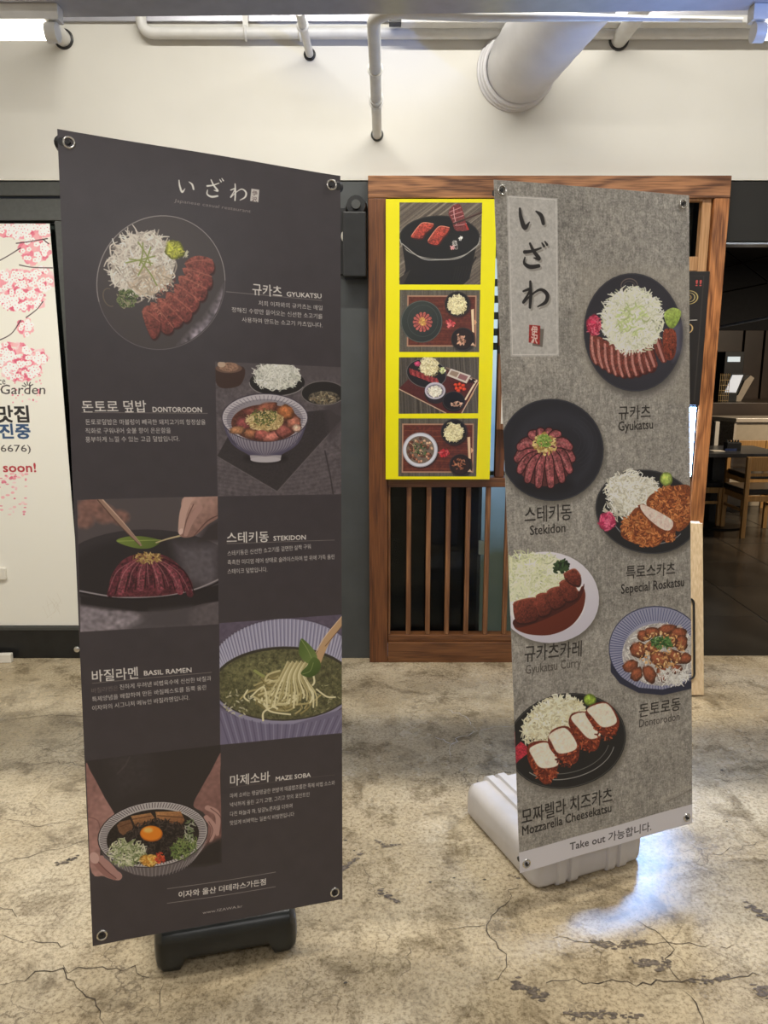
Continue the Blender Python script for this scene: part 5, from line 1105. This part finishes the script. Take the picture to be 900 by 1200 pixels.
a, b_ = onfloor(628, 1046), onfloor(752, 1009)
banner('grey stone-patterned banner with six plated dishes standing at the right on a grey base', [(579, 210.5), (807.5, 229), (811, 964.3), (609.3, 1023.3)], img2, 1.14, ((a+b_)/2)[:2]+(0,), math.atan2(b_.y-a.y, b_.x-a.x),
       ((b_-a).length+.01, .43, .118), M['greybase'], [(.075, .1), (.118, .143), (.25, .275), (.293, .318)], False, lambda u, v: .004*math.sin(math.pi*u)*math.sin(2.2*math.pi*v)+.0012*math.sin(14*u+5*v), .6, .25, (), 900)

# ---------------------------------------------------------------- pale plywood stand board behind the grey banner
p = onfloor(826, 817); q = at(820, 614, 3.42)
o = thing('plywood_board', 'pale plywood sandwich board leaning at the right edge of the grey banner', 'sign', (p.x-.24, p.y+.02, 0))
tl = math.atan2(q.y-p.y, q.z); mt = Matrix.Rotation(-tl, 4, 'X')
box('front_panel', M['ply'], -.24, .238, -.018, .0, .004, q.z/math.cos(tl), o, .003, mt)
mt2 = Matrix.Translation((0, 2*(q.y-p.y)+.01, 0)) @ Matrix.Rotation(tl, 4, 'X'); box('rear_panel', M['ply'], -.24, .238, .0, .018, .004, q.z/math.cos(tl), o, .003, mt2)
xa = X(816.5, 750, 3.27)-(p.x-.24); lp = [(xa-.09, -.026, .08), (xa-.02, -.026, .08)]+[(xa-.02+.022*math.sin(t), -.026, .102-.022*math.cos(t)) for t in np.linspace(.3, 1.57, 5)]+[(xa+.002, -.026, .42)]+[(xa-.02+.022*math.cos(t), -.026, .42+.022*math.sin(t)) for t in np.linspace(.3, 1.57, 5)]+[(xa-.09, -.026, .442)]
bm = bmesh.new(); tube(bm, lp, .005, 8); bmesh.ops.transform(bm, matrix=mt, verts=bm.verts); h_ = link('holder_loop', bm, M['black'], o, True)

# ---------------------------------------------------------------- the shop beyond the right-hand opening
fs = struct('floor', M['grout'], 1.3, 8, WY+.021, 11, -.1, -.004)
tm = None
for i in range(9):
    for j in range(11):
        x, y = 1.62+.62*i, WY+.03+.62*j
        if x > .55*y+1.4 or x+.6 < .38*y: continue
        if tm is None: t_ = box('tile', M['tile'], 0, .614, 0, .614, -.0035, .0, fs, .0015); tm = t_
        else: t_ = tm.copy(); C.objects.link(t_); t_.parent = fs
        t_.location = (x, y, 0)
zl = zz(283, WY)
struct('trim_4', M['lintel'], 1.557, 5, WY-.01, WY+.14, zl, ZT-.002); struct('trim_5', M['silver'], 1.557, 5, WY+.0, WY+.10, zl-.012, zl-.004)
struct('ceiling_shop', M['shopblack'], 1.5, 8, WY+.14, 11, 2.6, 2.7); struct('wall_shop_back', M['shopblack'], 1.5, 8, 9.4, 9.5, 0, 2.7)
struct('wall_shop_left', M['shopblack'], 1.50, 1.58, WY+.142, 9.4, 0, 2.6); struct('wall_shop_right', M['shopblack'], 6.5, 6.6, WY+.15, 9.4, 0, 2.6)
wb = bpy.data.objects['wall_shop_back']
for x0, x1 in ((872.5, 894), (896.5, 930), (840, 870)): box('wall_panel', M['panel'], X(x0, 420, 9.3), X(x1, 420, 9.3), 9.33, 9.4, .2, zz(387, 9.3), wb, .004)
for i, (a0, a1) in enumerate((((835, 318), (900, 300)), ((835, 345), (900, 332)), ((846, 290), (900, 330)))):
    o = pipe('ceiling_cable', M['shopblack'], [at(*a0, 7.5), at(*a1, 6.2)], .006); tag(o, ('lower', 'middle', 'crossing')[i]+' dark cable under the black shop ceiling', 'cable')
o = pipe('hood_rail', M['rail'], [at(838, 384, 8.4), at(905, 371, 7.4)], .014); tag(o, 'bluish silver rail slanting across the dark shop', 'rail')
o = thing('post', 'narrow pale post beside the shop entrance', 'post', at(839, 510, 7.6)*1); o.location.z = 0; box('post_shaft', M['paper'], -.02, .02, -.02, .02, 0, zz(494, 7.6), o, .002); box('post_foot', M['dark'], -.05, .05, -.05, .05, 0, .01, o)
# counter
ct = thing('counter', 'beige shop counter with a stone top beyond the wooden tables', 'counter', (3.60, 7.9, 0))
ztc = zz(490, 7.9)
def prism(name, m, pts, z0_, z1_, parent):
    bm = bmesh.new(); a = [bm.verts.new((x, y, z0_)) for x, y in pts]; b = [bm.verts.new((x, y, z1_)) for x, y in pts]; n = len(pts)
    bm.faces.new(a[::-1]); bm.faces.new(b)
    for k in range(n): bm.faces.new((a[k], a[(k+1) % n], b[(k+1) % n], b[k]))
    return link(name, bm, m, parent, bevel=.003)
prism('counter_front', M['beige'], [(0, 0), (2.6, .05), (2.6, .2), (0, .15)], 0, ztc-.04, ct); prism('counter_side', M['beige_side'], [(-.005, .0), (-.005, .12), (-.12, .36), (-.17, .36)], 0, ztc-.04, ct)
prism('counter_top', M['stone'], [(-.005, -.03), (2.62, .02), (2.62, .38), (-.19, .38)], ztc-.04, ztc, ct); box('corner_bead', M['stone'], -.012, .012, -.012, .0, 0, ztc-.041, ct)
bc = box('back_counter', M['panel'], 3.2, 6.2, 8.36, 9.3, 0, zz(472, 8.37), bevel=.004); tag(bc, 'dark brown back counter carrying the till', 'counter')
zc = zz(472, 8.37)
ps = thing('till', 'till with a tilted bluish screen and beige case on the back counter', 'till', (X(857, 470, 8.6), 8.6, zc))
def quadslab(name, m, px, D, th, parent):
    o_ = parent.location; bm = bmesh.new(); f = [bm.verts.new(at(x, y, D)-o_) for x, y in px]; g = [bm.verts.new(at(x, y, D)-o_+Vector((0, th, 0))) for x, y in px]; n = len(px)
    bm.faces.new(f); bm.faces.new(g[::-1])
    for k in range(n): bm.faces.new((f[k], g[k], g[(k+1) % n], f[(k+1) % n]))
    return link(name, bm, m, parent)
quadslab('till_screen', M['posscreen'], [(849.5, 459.5), (862.5, 460), (871, 439.5), (858.5, 439.5)], 8.58, .01, ps)
quadslab('screen_bezel', M['black'], [(847, 462), (864, 462), (874, 437.5), (857, 437.5)], 8.592, .04, ps)
quadslab('till_case', M['case'], [(859, 470), (868, 470.5), (884, 443), (880, 440), (873, 446), (865, 463), (858, 466)], 8.634, .2, ps)
box('till_base', M['black'], -.14, .03, -.06, .10, 0, .1, ps, .004)
pr = thing('receipt_printer', 'black printer with a lit display above the till', 'printer', (X(859, 430, 8.95), 8.95, 0)); box('printer_case', M['black'], -.1, .12, 0, .25, zc, zz(412, 8.95), pr, .004); box('printer_display', M['led'], -.07, .07, -.01, 0, zz(424, 8.95), zz(418, 8.95), pr)
rk = thing('wire_rack', 'small brass wire rack left of the till', 'rack', (X(850, 440, 8.46), 8.46, zc)); wr = .006
for k in range(6): pipe('wire', M['brass'], [(-.05+.02*k, 0, 0), (-.05+.02*k, 0, .31)], .0028, rk, 6)
for k in range(6): pipe('wire', M['brass'], [(-.055, 0, .02+.055*k), (.055, 0, .02+.055*k)], .0025, rk, 6)
# table
tb = thing('dining_table', 'dark square dining table on a black pedestal inside the shop', 'table', (3.06, 7.02, 0))
TZ = .695
box('table_top', M['tabletop'], -.42, .48, -.33, .33, TZ-.035, TZ, tb, .004); box('pedestal', M['black'], -.055, .055, -.055, .055, .03, TZ-.036, tb, .004)
pipe('pedestal_foot', M['black'], [(0, 0, 0), (0, 0, .012), (0, 0, .03)], [.3, .29, .08], tb, 32)
cd = thing('napkin_caddy', 'black napkin caddy on the dark dining table', 'caddy', (X(858, 525, 6.95), 6.95, TZ)); box('caddy_box', M['black'], -.065, .065, -.04, .04, 0, .075, cd, .006); box('caddy_base', M['blue'], -.085, .02, -.05, -.041, 0, .02, cd)
for k in range(5): pipe('bottle_cap', M['dark'], [(-.05+.025*k, .0, .075), (-.05+.025*k, 0, .094)], .009, cd, 8)
o = box('paper_slip', M['paper'], -.1, .0, -.05, .05, 0, .006); o.location = (X(846, 527, 6.9), 6.88, TZ); tag(o, 'pale folded paper beside the napkin caddy', 'paper')
# chairs
def chair(x, y, rz, label, first=[None]):
    if first[0] is None:
        o = thing('dining_chair', label, 'chair', group='wooden chairs in the shop')
        w_, d_, sz, bz = .19, .20, .415, .70
        for sx in (-1, 1):
            box('leg', M['chair'], sx*w_-.018, sx*w_+.018, -d_-.016, -d_+.016, 0, bz, o, .003); box('leg', M['chair'], sx*w_-.018, sx*w_+.018, d_-.016, d_+.016, 0, sz-.045, o, .003)
            box('seat_rail', M['chair'], sx*w_-.012, sx*w_+.012, -d_+.017, d_-.017, sz-.095, sz-.045, o, .002); box('side_stretcher', M['chair'], sx*w_-.01, sx*w_+.01, -d_+.017, d_-.017, .22, .245, o, .002)
        for yy in (-1, 1): box('seat_rail', M['chair'], -w_+.019, w_-.019, yy*d_-.011, yy*d_+.011, sz-.095, sz-.046, o, .002)
        box('seat', M['leather'], -w_-.01, w_+.01, -d_+.018, d_+.02, sz-.044, sz+.005, o, .012)
        box('backrest', M['chair'], -w_+.0185, w_-.0185, -d_-.012, -d_+.010, bz-.12, bz, o, .003); box('back_slat', M['chair'], -w_+.0185, w_-.0185, -d_-.008, -d_+.006, bz-.165, bz-.14, o, .002)
        first[0] = o
    else:
        s = first[0]; o = s.copy(); C.objects.link(o)
        for ch in list(s.children):
            c_ = ch.copy(); C.objects.link(c_); c_.parent = o
        o['label'] = label
    o.location = (x, y, 0); o.rotation_euler = (0, 0, rz); return o
chair(3.26, 6.62, 0, 'nearest wooden chair with its back to the viewer at the dark table')
chair(2.84, 7.04, R(-90), 'wooden chair with black seat tucked in at the left of the dark table')
chair(3.70, 7.58, R(180), 'wooden chair on the far side of the table facing the viewer')
